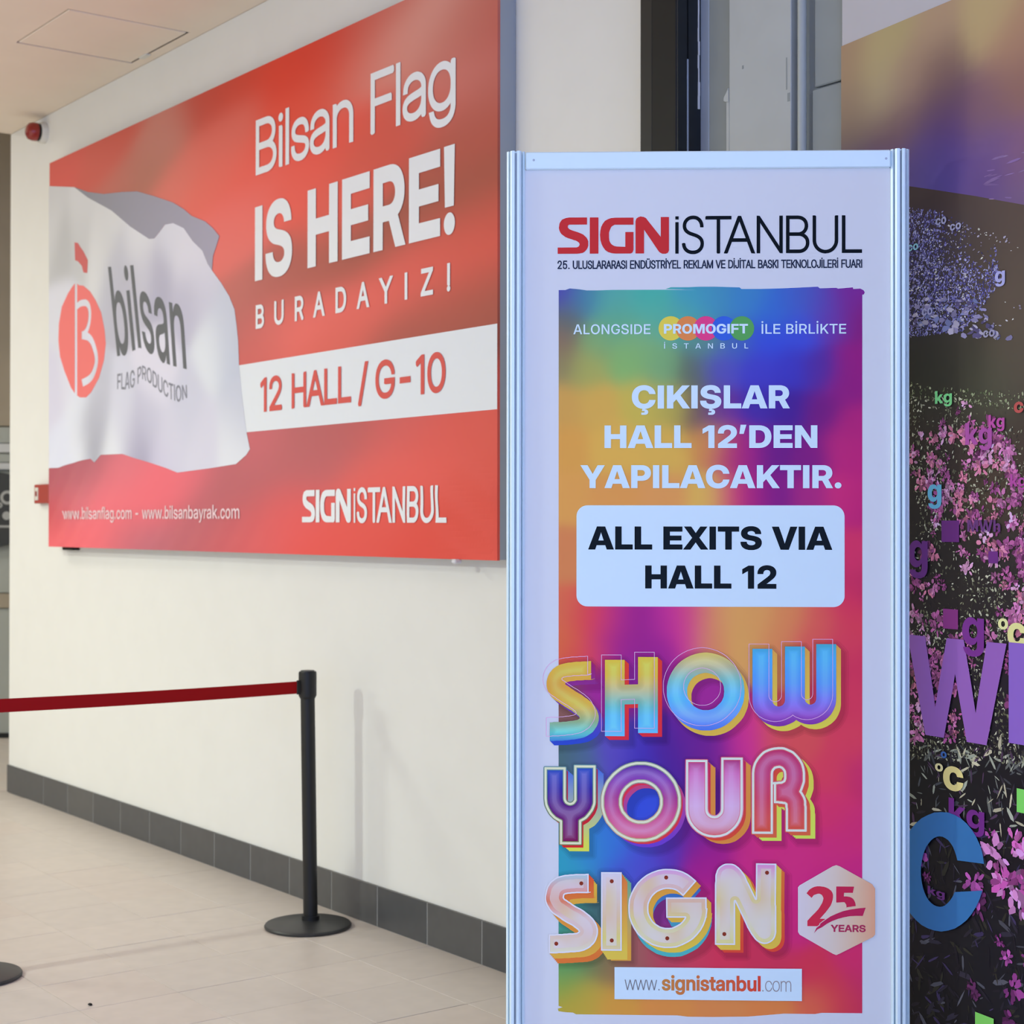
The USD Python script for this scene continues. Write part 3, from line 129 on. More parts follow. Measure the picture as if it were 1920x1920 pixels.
  's': '447|208,522 169,517 135,506 106,490 91,477 77,462 67,448 60,434 56,422 52,404 50,389 50,369 52,356 56,341 66,321 80,305 99,290 126,276 168,262 305,228 338,216 362,201 370,194 377,184 383,169 385,156 386,135 384,118 380,102 375,91 364,72 348,55 326,39 302,28 276,20 246,16 208,16 182,19 164,23 144,30 126,39 111,50 92,69 85,79 76,95 66,124 62,154 41,154 40,145 46,112 50,98 59,79 76,54 91,38 102,29 128,13 162,0 195,-6 241,-7 278,-3 301,3 319,10 336,19 352,29 366,41 378,54 387,65 395,81 406,111 408,131 408,149 407,165 402,182 393,201 379,215 361,228 338,240 296,254 159,287 126,300 102,315 92,324 84,334 77,348 75,358 73,369 73,394 76,411 82,426 95,448 111,464 131,478 152,488 176,496 206,500 242,500 266,497 289,491 306,484 325,473 338,461 353,444 365,419 374,392 379,362 399,361 401,362 401,364 398,386 394,406 381,439 366,464 356,474 341,488 315,504 285,516 266,520 242,522',
  't': '230|81,657 80,518 79,517 1,517 0,495 80,494 80,96 83,66 89,49 99,32 112,19 124,12 136,6 155,2 171,0 215,0 215,23 162,23 144,27 131,33 121,41 113,51 109,59 105,74 103,98 103,494 215,494 215,516 104,517 103,518 103,656',
  'u': '523|66,517 66,165 70,135 78,109 89,85 102,65 119,45 136,30 156,17 181,6 204,-1 226,-5 256,-7 285,-6 309,-1 334,6 356,16 382,32 399,46 411,59 423,76 434,99 434,2 435,1 456,1 457,516 434,516 434,174 431,146 423,118 411,95 392,71 375,55 356,42 338,32 309,22 286,17 256,15 226,17 204,22 184,29 159,42 142,54 123,74 110,92 99,116 92,142 88,172 88,516',
  'w': '719|19,516 17,515 168,0 198,0 200,2 359,493 361,491 520,1 552,1 701,512 701,516 681,516 679,515 572,148 536,22 534,25 508,109 376,514 374,516 345,516 184,22 41,514 39,516',
  'y': '487|18,516 17,515 19,511 232,-4 184,-121 170,-148 158,-163 144,-174 125,-180 111,-181 56,-182 56,-204 106,-204 125,-203 139,-200 151,-196 159,-191 169,-184 184,-166 204,-131 469,515 468,516 446,516 445,514 254,48 244,25 41,515 39,516',
  'Ü': '661|226,910 218,906 212,899 209,892 209,882 213,874 218,869 226,865 236,865 244,868 251,875 254,884 254,892 251,899 244,907 236,910;424,910 415,906 409,899 406,892 406,882 410,874 415,869 424,865 434,865 441,868 448,875 451,884 451,892 448,899 441,907 434,910;69,730 69,234 72,206 79,174 87,149 99,125 113,102 127,84 144,66 165,47 188,32 211,19 235,9 258,2 285,-4 312,-7 341,-7 365,-5 392,-1 418,6 441,14 466,27 485,39 505,54 524,72 544,96 558,118 573,146 583,175 588,199 591,222 593,249 592,729 571,730 570,728 570,241 566,201 556,165 541,134 521,104 492,73 468,55 434,36 402,25 366,17 331,15 295,17 259,25 228,36 194,55 169,73 149,93 139,105 122,131 106,164 96,198 91,234 91,728 89,730',
  'İ': '185|81,0 81,727 104,727 104,0;104,905 112,898 115,891 115,881 112,874 104,866 97,863 87,863 79,867 74,872 70,881 70,891 73,898 79,904 87,908 97,908',
 },
 'B': {
  ' ': '269|',
  '!': '259|39,728 55,224 202,223 203,224 204,241 219,728;118,175 99,171 84,164 68,152 54,138 46,124 40,109 37,92 38,74 42,54 49,38 62,21 75,9 89,0 104,-5 121,-8 139,-8 159,-4 175,3 191,15 203,28 213,44 218,59 221,75 221,94 217,114 210,129 198,145 184,158 169,167 154,173 138,175',
  '.': '269|124,175 105,171 89,164 74,152 60,138 52,124 46,109 43,92 43,74 48,54 55,38 68,21 81,9 95,0 109,-5 126,-8 145,-8 165,-4 181,3 196,15 208,28 218,44 224,59 227,75 227,94 223,114 215,129 204,145 189,158 175,167 161,172 144,175',
  '1': '436|376,0 208,0 208,260 208,300 208,569 207,570 201,567 41,467 40,469 41,615 219,727 376,726 376,300 376,260',
  '2': '644|302,738 274,735 249,731 222,724 195,714 172,702 152,690 132,674 118,660 100,639 89,622 79,605 67,578 60,555 55,529 52,508 50,472 51,471 211,471 213,499 219,525 230,551 242,567 259,583 272,590 285,595 304,600 332,601 361,597 381,588 401,574 413,559 420,546 424,535 428,512 428,489 423,462 414,442 400,421 386,405 365,385 321,346 55,126 54,1 594,0 594,139 294,139 464,283 508,326 537,358 550,375 564,398 581,435 590,469 593,508 592,526 588,559 581,585 573,606 560,629 544,651 529,666 511,682 485,700 462,711 438,721 414,728 386,734 364,737 335,739',
  '4': '644|325,727 17,284 16,149 375,149 376,0 536,0 537,148 629,149 629,281 537,282 536,453 376,452 375,281 192,282 496,726',
  '5': '644|74,727 72,711 52,298 208,297 209,298 219,318 229,331 242,342 259,353 278,360 298,364 324,366 345,364 362,360 382,350 399,337 410,325 421,306 430,286 434,268 436,242 434,218 428,195 418,174 405,156 391,143 372,132 351,124 329,122 299,123 281,128 261,136 242,149 229,162 215,184 209,199 206,214 205,228 204,229 42,229 41,226 43,205 50,169 59,144 72,116 84,96 100,76 122,55 142,39 168,23 189,13 212,4 238,-3 269,-8 302,-11 339,-11 372,-8 402,-3 428,4 451,13 476,26 512,50 531,67 547,85 570,119 581,142 588,161 596,188 600,214 601,261 598,288 594,309 581,346 567,374 551,396 536,415 509,440 489,454 468,467 442,478 416,487 395,491 366,494 339,494 306,490 276,481 252,470 236,460 216,443 216,452 227,588 556,589 557,726',
  'A': '739|254,727 3,1 194,0 237,138 239,140 495,140 497,138 539,1 735,0 484,726;321,404 369,568 405,442 454,278 284,277 282,278',
  'B': '647|48,727 47,1 372,0 412,2 451,7 488,18 522,33 548,49 569,67 588,89 603,112 614,139 621,168 624,195 624,221 618,256 610,282 597,306 584,324 565,342 545,357 522,368 496,377 465,382 502,394 522,405 539,416 556,431 568,445 578,459 588,479 594,496 598,518 600,544 598,569 594,591 588,608 578,628 568,644 556,657 542,671 525,684 508,694 486,704 468,711 441,718 418,723 392,726 361,727;219,592 344,593 369,588 391,578 403,568 413,556 420,542 423,532 424,514 423,495 420,484 413,469 404,458 391,447 374,439 356,435 339,433 219,433;219,304 356,304 382,300 406,290 419,281 430,269 437,258 443,244 445,226 445,208 443,194 436,176 425,163 412,152 395,143 376,137 348,134 219,134',
  'C': '729|352,738 314,734 278,727 238,714 206,700 175,681 146,660 125,639 100,611 82,584 64,552 52,522 40,486 32,445 27,408 26,364 27,318 32,281 40,241 52,205 62,181 77,151 97,121 117,96 144,70 169,50 196,33 228,18 268,3 304,-5 336,-10 375,-11 414,-10 439,-7 468,-1 496,7 519,16 541,26 564,39 586,54 611,75 629,94 645,114 662,139 675,164 687,191 694,214 700,236 704,264 528,264 517,229 501,201 490,186 479,176 466,166 449,156 431,149 414,144 392,142 372,141 351,143 335,146 315,152 299,159 282,169 266,182 255,194 240,212 223,245 215,269 209,294 206,312 203,346 203,381 206,414 215,456 223,481 235,505 249,526 265,544 281,557 299,568 319,577 342,583 365,585 394,585 421,581 442,574 462,564 481,550 498,531 508,515 520,491 528,462 702,462 704,464 698,496 691,522 680,554 665,582 648,609 631,631 609,654 586,672 564,688 538,702 512,714 482,724 454,731 415,737 391,738',
  'D': '706|48,727 47,1 331,0 386,5 435,14 478,29 521,50 552,72 575,91 601,119 618,142 637,172 650,199 663,235 671,269 677,306 680,345 680,388 675,432 668,471 660,501 647,534 630,566 611,595 590,621 574,637 555,653 529,671 509,683 476,698 454,707 424,715 385,723 334,727;223,579 314,580 339,578 368,574 396,565 412,558 426,550 450,531 468,508 484,478 491,458 497,434 501,405 503,382 503,346 501,325 498,302 493,275 487,256 478,236 470,221 458,205 434,182 421,173 401,163 375,155 341,149 315,147 223,148',
  'E': '620|48,727 47,1 589,1 589,149 588,150 223,151 224,293 561,294 561,437 224,437 223,576 588,577 589,578 589,726',
  'F': '593|48,727 47,1 222,0 224,279 551,279 551,422 549,423 224,423 223,576 572,577 573,726',
  'G': '737|351,738 312,734 278,727 238,714 206,700 179,684 152,664 126,641 102,612 85,588 66,555 52,522 40,486 32,445 27,408 26,364 27,318 32,282 40,242 50,209 65,175 80,146 100,116 122,91 146,68 171,49 201,30 234,15 266,3 304,-5 336,-10 378,-11 418,-10 458,-4 488,3 521,14 556,32 584,49 612,72 630,89 653,118 669,145 683,172 693,201 700,231 704,259 706,282 706,395 389,395 389,268 534,267 534,261 531,241 524,218 516,202 508,192 489,173 464,157 435,147 399,142 368,142 338,146 318,152 295,162 278,173 258,191 243,209 232,228 222,249 214,271 209,295 204,326 203,364 204,401 209,432 214,456 223,482 235,505 250,528 265,544 285,560 301,569 321,577 344,583 366,585 394,585 418,582 439,577 456,569 476,557 492,542 504,526 514,508 522,481 524,480 699,480 700,485 695,512 688,538 680,561 666,588 653,608 636,629 606,658 586,674 562,690 535,704 512,714 482,724 452,731 414,737 389,738',
  'H': '723|48,727 47,1 223,1 224,294 499,294 500,1 675,0 676,726 500,726 499,444 224,444 223,726',
  'I': '270|223,0 223,727 47,727 47,0',
  'K': '706|48,727 47,1 223,1 223,185 315,294 502,0 702,0 701,4 430,414 693,726 486,727 224,404 223,726',
  'L': '566|48,727 47,1 545,1 545,149 544,150 223,151 223,726',
  'M': '909|48,727 48,0 220,1 220,325 215,531 247,415 277,315 384,1 526,1 634,325 695,540 690,346 690,1 862,1 862,726 602,726 509,441 455,248 401,441 307,726',
  'N': '731|48,727 47,1 223,1 223,328 221,463 266,382 312,305 503,1 685,1 685,726 509,726 509,406 511,265 446,381 229,726',
  'O': '747|351,738 312,734 278,727 238,714 206,700 179,684 152,664 126,640 102,612 85,588 66,555 52,522 40,486 32,445 27,408 26,364 27,318 32,282 40,241 52,205 66,172 83,142 103,114 125,88 151,64 178,44 206,28 238,13 272,2 304,-5 336,-10 374,-11 412,-10 445,-5 481,3 516,16 549,32 576,49 602,69 629,96 651,122 670,151 687,184 700,216 710,252 715,282 720,319 721,364 720,408 715,445 708,481 699,511 685,546 670,576 650,606 631,629 604,657 576,678 549,695 524,708 489,721 458,730 425,735 388,738;357,585 381,586 399,584 415,581 434,576 462,561 474,553 488,539 501,524 510,511 520,492 528,471 535,446 540,425 544,382 543,326 537,286 533,269 524,245 515,226 505,209 497,198 482,182 468,170 455,162 438,153 421,147 386,142 365,142 348,143 332,146 314,152 298,159 284,168 271,177 254,194 236,219 228,235 219,256 209,294 206,312 203,344 203,379 204,401 210,439 222,478 239,512 248,525 261,540 271,550 288,562 304,571 322,578 339,583',
  'P': '639|48,727 47,2 48,1 222,1 223,235 364,236 415,242 449,250 481,262 511,277 535,295 561,319 581,345 597,374 608,404 615,436 618,472 617,515 611,548 603,576 592,599 577,625 555,651 531,673 509,687 482,701 451,713 408,723 364,727;223,581 332,581 358,580 385,573 398,567 411,558 425,545 437,528 444,509 447,492 447,472 444,454 437,435 425,418 415,407 401,397 382,389 366,385 341,382 224,381',
  'R': '659|48,727 47,1 222,0 223,241 335,241 337,241 455,1 639,0 639,2 502,276 528,293 548,309 567,328 578,342 593,364 603,384 611,406 617,429 621,464 621,489 620,516 615,542 608,568 597,596 585,616 570,638 554,655 541,667 524,680 502,693 462,710 418,721 388,725 358,727;223,582 335,583 361,581 388,574 401,568 414,560 428,546 438,531 447,509 450,492 450,474 447,454 440,435 431,421 419,408 405,397 388,389 368,383 344,380 224,380',
  'S': '669|308,739 278,737 244,731 216,724 189,714 162,701 139,687 122,674 100,654 83,632 71,614 60,589 53,566 49,542 47,505 49,485 55,458 62,438 69,424 89,395 118,367 154,345 188,329 222,317 256,309 344,291 382,281 414,270 434,258 450,244 457,232 460,224 461,214 461,202 456,182 450,172 439,160 428,152 412,143 396,137 378,133 354,130 328,130 299,133 278,139 259,146 238,160 223,175 210,196 203,219 201,241 34,241 33,222 36,195 42,166 49,144 60,118 75,95 93,72 112,54 134,39 155,26 181,14 205,6 232,-1 265,-7 291,-10 336,-11 382,-10 409,-7 441,-1 474,8 496,16 524,29 545,42 564,56 581,72 598,94 610,112 621,136 627,154 633,179 635,206 635,236 633,261 625,289 611,319 603,332 588,349 564,370 528,391 498,404 459,417 421,427 308,450 276,460 254,472 245,477 235,487 226,502 223,521 223,529 226,542 233,556 241,566 252,576 266,584 284,591 301,595 321,598 342,599 362,597 386,591 408,581 422,571 435,558 445,542 452,524 456,502 618,501 619,502 617,531 613,555 605,581 597,602 586,624 574,641 557,661 538,678 521,691 499,704 475,715 451,724 424,731 375,738 345,740',
  'T': '644|21,729 21,579 234,578 235,1 409,1 410,578 624,579 624,728',
  'U': '704|46,728 46,236 52,195 62,161 77,126 96,98 116,75 135,57 161,39 188,23 218,10 245,2 278,-5 309,-10 339,-11 375,-11 408,-8 448,-1 486,10 514,22 539,36 562,52 581,67 594,81 611,102 625,124 637,146 644,165 651,189 655,211 659,256 658,728 488,728 487,271 486,248 483,234 475,212 467,196 451,177 435,163 415,151 398,145 378,140 352,139 328,140 304,146 284,155 266,166 249,182 237,198 228,216 220,239 217,271 216,728',
  'V': '727|194,726 3,726 5,721 252,1 481,0 724,726 534,726 436,406 368,163 297,406',
  'W': '1016|4,727 3,724 196,0 391,1 487,379 508,475 532,368 625,1 820,1 1013,726 824,726 752,404 714,215 674,399 596,726 421,726 332,355 302,214 264,404 192,726',
  'X': '717|29,727 264,372 3,1 201,0 310,161 358,235 360,235 420,139 511,1 714,1 458,376 689,726 496,727 410,594 361,513 301,611 226,727',
  'Y': '710|4,727 273,261 273,1 442,0 443,261 707,726 507,726 390,501 359,437 357,439 315,521 204,727',
  'c': '569|282,528 249,525 225,521 198,514 175,505 152,494 128,478 111,464 89,442 73,422 59,399 47,375 39,352 32,324 27,295 26,269 26,239 29,211 33,186 39,165 49,138 60,115 72,96 86,78 106,56 124,42 146,26 168,15 196,3 222,-4 245,-8 275,-11 308,-11 329,-10 356,-6 394,5 415,13 435,23 455,36 474,50 501,79 514,98 525,118 534,139 540,159 543,178 544,204 542,205 384,205 382,203 376,176 365,156 351,140 338,132 318,125 295,122 274,124 254,131 236,144 224,155 217,165 205,194 197,226 196,268 199,299 207,331 214,346 222,358 236,374 246,381 261,388 285,394 305,394 322,391 336,386 351,377 361,367 370,355 375,344 380,331 384,313 544,313 545,315 543,338 538,359 531,381 523,401 511,421 497,441 485,454 466,471 442,488 425,498 402,508 382,515 359,521 335,525',
  'g': '611|229,525 201,521 179,515 158,507 135,494 111,475 93,458 76,436 62,414 47,384 39,359 32,329 27,301 26,264 27,226 32,195 37,171 49,138 63,109 80,84 98,64 119,45 144,29 171,16 201,7 232,3 265,3 295,8 325,17 348,30 367,46 382,65 396,90 397,-1 395,-15 391,-34 387,-45 380,-58 365,-74 354,-81 341,-87 325,-91 312,-93 278,-91 259,-87 246,-81 236,-75 225,-65 217,-55 211,-41 52,-41 53,-52 60,-78 69,-98 82,-121 95,-138 109,-153 125,-165 141,-176 166,-188 189,-197 218,-204 245,-208 278,-211 314,-211 342,-210 391,-203 426,-192 454,-181 478,-167 499,-150 518,-129 534,-106 547,-79 555,-52 561,-22 564,16 564,514 398,514 397,514 396,444 383,464 365,483 349,495 328,508 306,517 285,522 259,525;283,395 305,395 332,390 349,381 368,366 383,346 392,326 400,301 402,275 401,241 397,218 390,198 377,175 361,157 345,146 328,139 304,134 285,135 261,140 244,149 227,164 214,181 206,199 199,225 196,248 196,279 199,305 205,328 214,349 226,366 244,381 261,390',
  'h': '601|48,727 47,1 216,1 216,284 219,315 223,331 230,345 239,357 249,367 261,374 272,378 284,381 302,383 314,382 329,380 341,376 354,368 364,359 371,349 378,335 383,321 386,289 386,1 554,0 554,324 553,356 548,386 541,412 528,442 517,461 501,479 488,491 469,504 448,514 429,520 406,524 385,526 359,525 338,523 314,517 295,510 276,499 258,485 242,469 228,452 216,436 216,726',
  'k': '569|48,727 47,1 215,0 216,154 251,194 382,1 575,0 576,1 575,2 377,291 568,515 375,516 220,335 216,333 216,726',
  'm': '901|352,525 332,522 306,515 289,508 266,494 246,476 232,459 218,436 211,421 209,424 209,515 47,515 47,1 216,1 216,299 217,322 222,338 227,351 236,364 245,372 255,380 268,386 278,388 295,390 319,387 334,381 344,374 354,364 360,355 365,344 370,328 371,308 371,1 531,0 531,304 533,325 538,341 542,351 550,364 559,373 569,380 581,385 592,388 609,390 626,389 638,386 648,381 661,372 668,365 676,355 681,344 685,328 687,305 687,1 855,0 856,342 854,372 847,408 838,431 823,458 807,476 791,491 774,503 754,512 736,518 718,523 694,525 669,525 644,522 621,517 598,508 579,498 565,488 548,474 536,459 525,442 516,425 515,425 504,451 490,472 474,488 454,503 431,514 408,521 381,525',
  'o': '594|275,526 239,522 214,517 186,508 164,498 144,487 121,471 101,453 80,431 65,408 50,381 40,355 33,329 29,306 26,274 26,239 29,209 35,179 42,155 52,131 62,112 79,86 95,68 114,50 132,36 155,22 179,10 204,2 232,-6 259,-10 286,-11 316,-11 346,-8 376,-2 401,5 425,14 449,27 472,43 492,60 510,79 523,96 534,115 547,141 556,165 562,192 567,221 568,246 568,276 565,306 560,335 553,359 545,378 534,401 521,421 506,441 484,463 468,476 446,490 425,501 408,508 382,517 355,523 334,525 308,527;281,392 308,393 325,389 344,381 359,370 374,352 384,335 391,315 397,288 399,258 397,228 391,201 382,178 370,158 352,140 332,129 311,123 285,123 269,126 251,134 235,146 222,161 209,184 202,205 197,228 196,258 197,289 203,316 213,341 227,362 244,377 262,387',
  'w': '846|179,515 2,515 6,502 161,0 334,1 397,212 422,309 424,308 455,191 511,1 685,1 840,504 843,514 842,516 663,515 619,328 585,167 548,322 496,516 348,515 297,324 261,171 259,169 226,326',
  'Ç': '727|351,738 314,734 284,728 258,721 228,710 201,697 171,678 146,660 125,639 105,616 89,595 72,566 56,534 43,496 34,461 29,424 26,389 26,349 27,318 32,281 40,241 52,205 66,172 82,144 102,115 118,96 144,70 169,50 196,33 228,17 258,6 296,-4 331,-9 331,-12 319,-78 319,-82 359,-82 375,-83 389,-89 395,-94 398,-99 400,-111 398,-121 391,-130 382,-134 366,-137 301,-138 302,-201 385,-201 414,-198 431,-194 448,-187 462,-178 474,-168 485,-149 491,-126 491,-106 488,-92 484,-81 473,-64 465,-56 454,-48 431,-39 400,-35 400,-12 401,-11 428,-8 461,-2 484,3 512,13 538,25 564,39 586,55 604,69 619,84 638,105 654,126 668,151 681,178 691,205 698,232 704,262 702,264 528,264 520,238 511,218 498,198 485,182 468,167 449,156 426,148 405,143 386,142 364,142 341,145 315,152 294,162 276,173 264,184 247,202 236,219 223,245 215,269 209,294 206,312 203,346 203,381 206,414 215,456 223,481 235,505 249,526 257,536 275,553 294,565 319,577 351,584 388,586 419,581 442,574 459,565 474,556 489,541 503,524 513,506 521,485 526,464 528,462 702,462 704,464 698,494 691,522 681,549 668,576 653,602 637,624 609,653 588,671 565,687 538,702 512,714 482,724 454,731 415,737 391,738',
  'İ': '270|47,0 47,727 223,727 223,0;156,945 174,941 188,934 204,922 214,911 220,898 226,886 228,871 228,854 224,838 218,821 208,808 196,796 178,786 164,780 144,777 124,777 108,780 90,786 76,795 64,806 52,821 46,838 42,858 44,881 48,895 56,911 68,924 88,937 102,943 122,946 140,947',
  'Ş': '669|308,738 278,735 244,730 216,722 189,713 165,701 141,687 122,673 102,654 86,635 73,615 62,592 53,565 49,541 47,512 49,484 53,462 59,444 67,425 78,408 87,395 101,381 118,366 151,345 188,328 222,316 256,307 344,290 382,280 414,268 434,257 450,242 457,231 460,222 461,212 461,201 458,188 454,178 445,165 432,153 418,144 401,137 378,132 355,129 328,129 309,130 286,135 266,142 245,153 229,167 219,179 209,198 203,218 201,239 34,239 33,221 36,194 40,171 47,146 56,125 66,106 79,88 93,71 112,53 129,40 148,29 174,16 192,9 239,-4 299,-12 286,-85 336,-86 351,-89 358,-93 364,-99 367,-108 367,-118 364,-126 359,-131 354,-135 345,-138 332,-140 268,-141 268,-204 355,-204 379,-201 398,-197 415,-190 429,-181 439,-172 450,-158 456,-144 458,-128 458,-111 455,-95 451,-84 443,-71 428,-56 414,-48 395,-42 368,-39 367,-38 368,-12 398,-10 426,-6 454,0 482,9 506,19 529,31 549,43 569,59 587,78 598,92 610,111 621,135 627,152 633,178 635,204 636,232 633,259 628,278 623,295 611,318 603,331 587,348 569,364 551,377 512,397 459,415 421,425 325,445 281,457 264,465 249,473 238,482 230,492 224,506 223,515 223,528 226,541 229,548 240,564 256,577 279,588 301,594 328,597 361,596 382,591 404,582 421,571 435,556 445,541 453,522 456,500 619,501 617,529 613,554 605,579 597,601 586,622 568,646 551,665 531,682 509,697 488,708 459,720 435,727 409,732 376,737 345,738',
  '’': '269|64,745 30,461 146,460 221,744',
 },
 'M': {
  ' ': '269|',
  '-': '646|161,339 161,241 486,242 485,339',
  '.': '269|126,137 114,134 101,129 88,120 79,111 71,98 66,86 63,72 63,56 66,42 72,29 79,18 92,6 101,0 114,-5 128,-8 144,-8 158,-6 171,0 185,11 194,21 200,29 205,42 208,56 208,72 206,86 201,98 192,111 182,121 169,130 158,134 144,137',
  'A': '684|271,728 268,726 266,721 8,1 136,1 199,180 484,180 486,179 487,176 546,1 676,1 677,2 674,12 419,726 416,728;343,616 344,616 346,612 410,404 452,281 235,280 233,281 283,424',
  'B': '641|64,727 63,1 352,0 395,2 435,7 468,16 501,29 528,45 549,61 570,84 584,105 596,129 604,158 608,189 608,218 604,252 597,275 587,296 571,319 552,338 532,353 506,365 485,373 459,378 457,379 476,386 498,396 512,404 528,416 550,439 561,456 568,472 574,489 578,509 580,528 580,552 577,575 571,598 562,619 553,636 540,654 526,667 515,677 496,690 475,701 455,710 412,721 381,725 351,727;183,626 351,627 385,621 401,616 415,608 428,599 443,582 451,568 457,551 460,528 458,501 453,481 445,466 432,450 416,437 394,426 372,420 345,417 184,417;183,321 361,321 385,318 404,314 419,308 436,300 452,288 466,274 474,261 481,242 485,218 485,196 481,174 474,156 461,139 444,125 418,112 392,105 351,100 184,100',
  'C': '724|355,738 318,734 284,727 252,717 222,704 192,687 165,667 139,644 118,619 97,591 80,561 66,529 53,491 46,461 40,422 37,382 38,338 42,292 48,259 57,222 70,188 87,154 104,126 123,102 148,76 175,53 202,35 232,19 261,7 295,-3 328,-8 361,-11 396,-11 428,-8 454,-4 476,2 502,10 528,22 549,33 575,50 591,63 614,85 631,106 647,129 658,149 671,178 678,199 685,226 689,245 566,245 560,221 549,196 537,175 523,156 501,136 482,123 459,112 438,105 418,100 395,98 369,97 348,99 331,102 308,108 286,116 268,126 249,139 228,158 215,174 199,196 188,218 176,246 169,271 163,299 160,324 159,364 160,402 163,426 169,455 177,484 187,508 200,532 217,556 238,578 259,595 286,611 314,621 348,628 379,630 408,628 438,622 465,613 491,598 512,581 530,562 546,538 557,512 566,481 688,481 689,482 683,512 675,536 665,562 652,588 638,611 617,638 595,660 576,675 554,691 528,705 505,716 476,725 446,732 416,737 392,738',
  'D': '696|64,727 63,1 318,0 364,3 405,10 445,22 482,37 515,56 544,78 565,98 588,125 606,151 621,179 634,211 645,248 653,284 657,321 659,375 657,411 651,454 642,492 631,526 617,558 598,589 583,611 565,631 546,648 525,665 498,683 476,694 448,705 421,714 378,723 329,727;184,622 322,622 361,618 399,608 434,592 451,581 468,567 488,544 508,511 517,491 526,464 531,438 536,405 537,376 537,342 534,309 527,271 520,246 511,224 500,202 488,185 474,168 456,152 436,138 418,127 396,119 378,113 336,106 306,104 184,105',
  'E': '594|64,727 63,1 562,1 562,104 561,104 184,105 185,319 534,319 534,421 185,421 184,622 561,623 562,624 562,726',
  'F': '570|64,727 63,1 184,0 185,313 520,314 519,416 185,416 184,622 545,623 546,624 546,726',
  'G': '733|352,738 316,734 282,727 252,717 221,703 191,685 164,665 140,644 116,616 99,592 81,561 66,529 54,495 46,459 40,422 37,381 38,336 42,294 47,261 57,224 69,192 85,159 103,129 124,101 148,76 171,56 199,36 228,20 259,7 294,-3 326,-8 362,-11 398,-11 436,-7 471,0 502,10 531,23 562,42 591,63 609,81 634,109 651,135 664,159 676,188 684,218 688,242 691,272 691,375 399,375 399,279 572,279 571,252 564,221 557,202 548,186 527,158 515,146 499,133 466,115 432,103 392,97 368,97 348,99 314,106 288,116 262,130 245,143 224,164 206,186 193,208 182,232 172,261 165,292 160,324 159,364 160,404 165,435 173,471 182,495 196,525 213,551 232,572 252,590 276,606 301,617 331,625 362,630 394,630 424,625 456,615 482,603 506,585 525,566 541,545 555,516 565,487 685,487 687,488 687,489 681,518 674,541 664,566 651,591 637,612 620,634 594,660 572,677 551,691 525,705 502,715 472,726 442,733 412,737 389,738',
  'I': '247|184,0 184,727 63,727 63,0',
  'K': '663|64,727 63,1 184,1 184,218 285,330 512,0 652,0 653,1 651,4 367,412 649,726 499,727 303,508 185,373 184,726',
  'L': '547|64,727 63,1 524,1 524,104 522,104 184,105 184,726',
  'M': '877|64,727 64,0 183,1 183,394 179,569 242,386 389,1 486,0 488,1 490,4 633,381 699,580 696,411 696,1 814,1 814,727 641,726 493,326 441,165 439,166 385,329 236,726',
  'N': '719|64,727 63,1 184,1 184,414 181,552 285,378 523,1 655,0 656,726 534,726 534,312 537,178 536,176 464,301 195,726',
  'O': '749|351,738 315,734 282,727 251,717 219,702 191,685 162,664 140,644 117,618 97,589 80,559 66,528 55,495 46,459 40,422 37,379 38,336 42,294 47,261 58,222 69,192 86,156 105,126 125,101 148,76 171,56 199,36 231,19 259,7 294,-3 325,-8 359,-11 394,-11 434,-7 466,0 501,12 526,23 558,42 581,59 608,84 630,108 651,138 668,168 683,199 694,232 703,268 708,305 711,346 711,388 707,434 701,466 691,504 678,538 661,572 645,598 622,628 601,651 574,674 546,693 518,708 489,720 455,730 424,735 386,738;356,629 382,630 404,628 425,624 448,617 471,607 489,595 508,581 523,566 537,549 551,528 561,509 571,485 578,462 584,436 590,385 590,352 588,322 581,276 576,255 567,231 557,209 541,184 527,165 511,149 494,135 478,124 455,113 436,106 412,100 388,97 359,97 336,100 316,105 296,112 278,120 259,132 242,145 226,161 210,179 197,199 187,218 177,242 170,265 164,291 159,342 159,376 160,404 167,451 174,476 183,499 196,525 207,544 222,562 238,579 255,593 271,603 289,612 312,621 336,627',
  'P': '621|64,727 63,2 64,1 184,1 184,266 345,267 386,270 418,276 446,285 474,296 501,312 526,332 548,355 566,381 580,411 588,439 593,465 594,506 591,541 584,572 574,599 560,625 542,648 524,667 501,684 474,699 445,711 406,721 356,727;184,624 332,624 361,623 382,618 399,613 415,605 431,595 444,584 458,565 468,544 474,521 476,489 473,466 466,445 452,422 438,406 418,392 396,382 371,375 342,372 185,371',
  'R': '643|64,727 64,-1 184,-1 184,1 185,269 339,269 341,268 481,-1 614,-1 614,1 461,289 485,300 509,315 528,329 545,345 558,361 573,382 585,408 593,429 598,455 601,481 601,514 598,541 593,566 584,592 573,615 560,635 548,649 532,665 512,681 496,691 474,703 456,710 414,721 384,725 355,727;184,624 338,624 366,623 389,618 406,613 424,604 435,597 456,578 467,562 475,544 481,521 483,488 480,465 473,444 461,422 444,404 426,390 399,378 376,372 349,369 185,369',
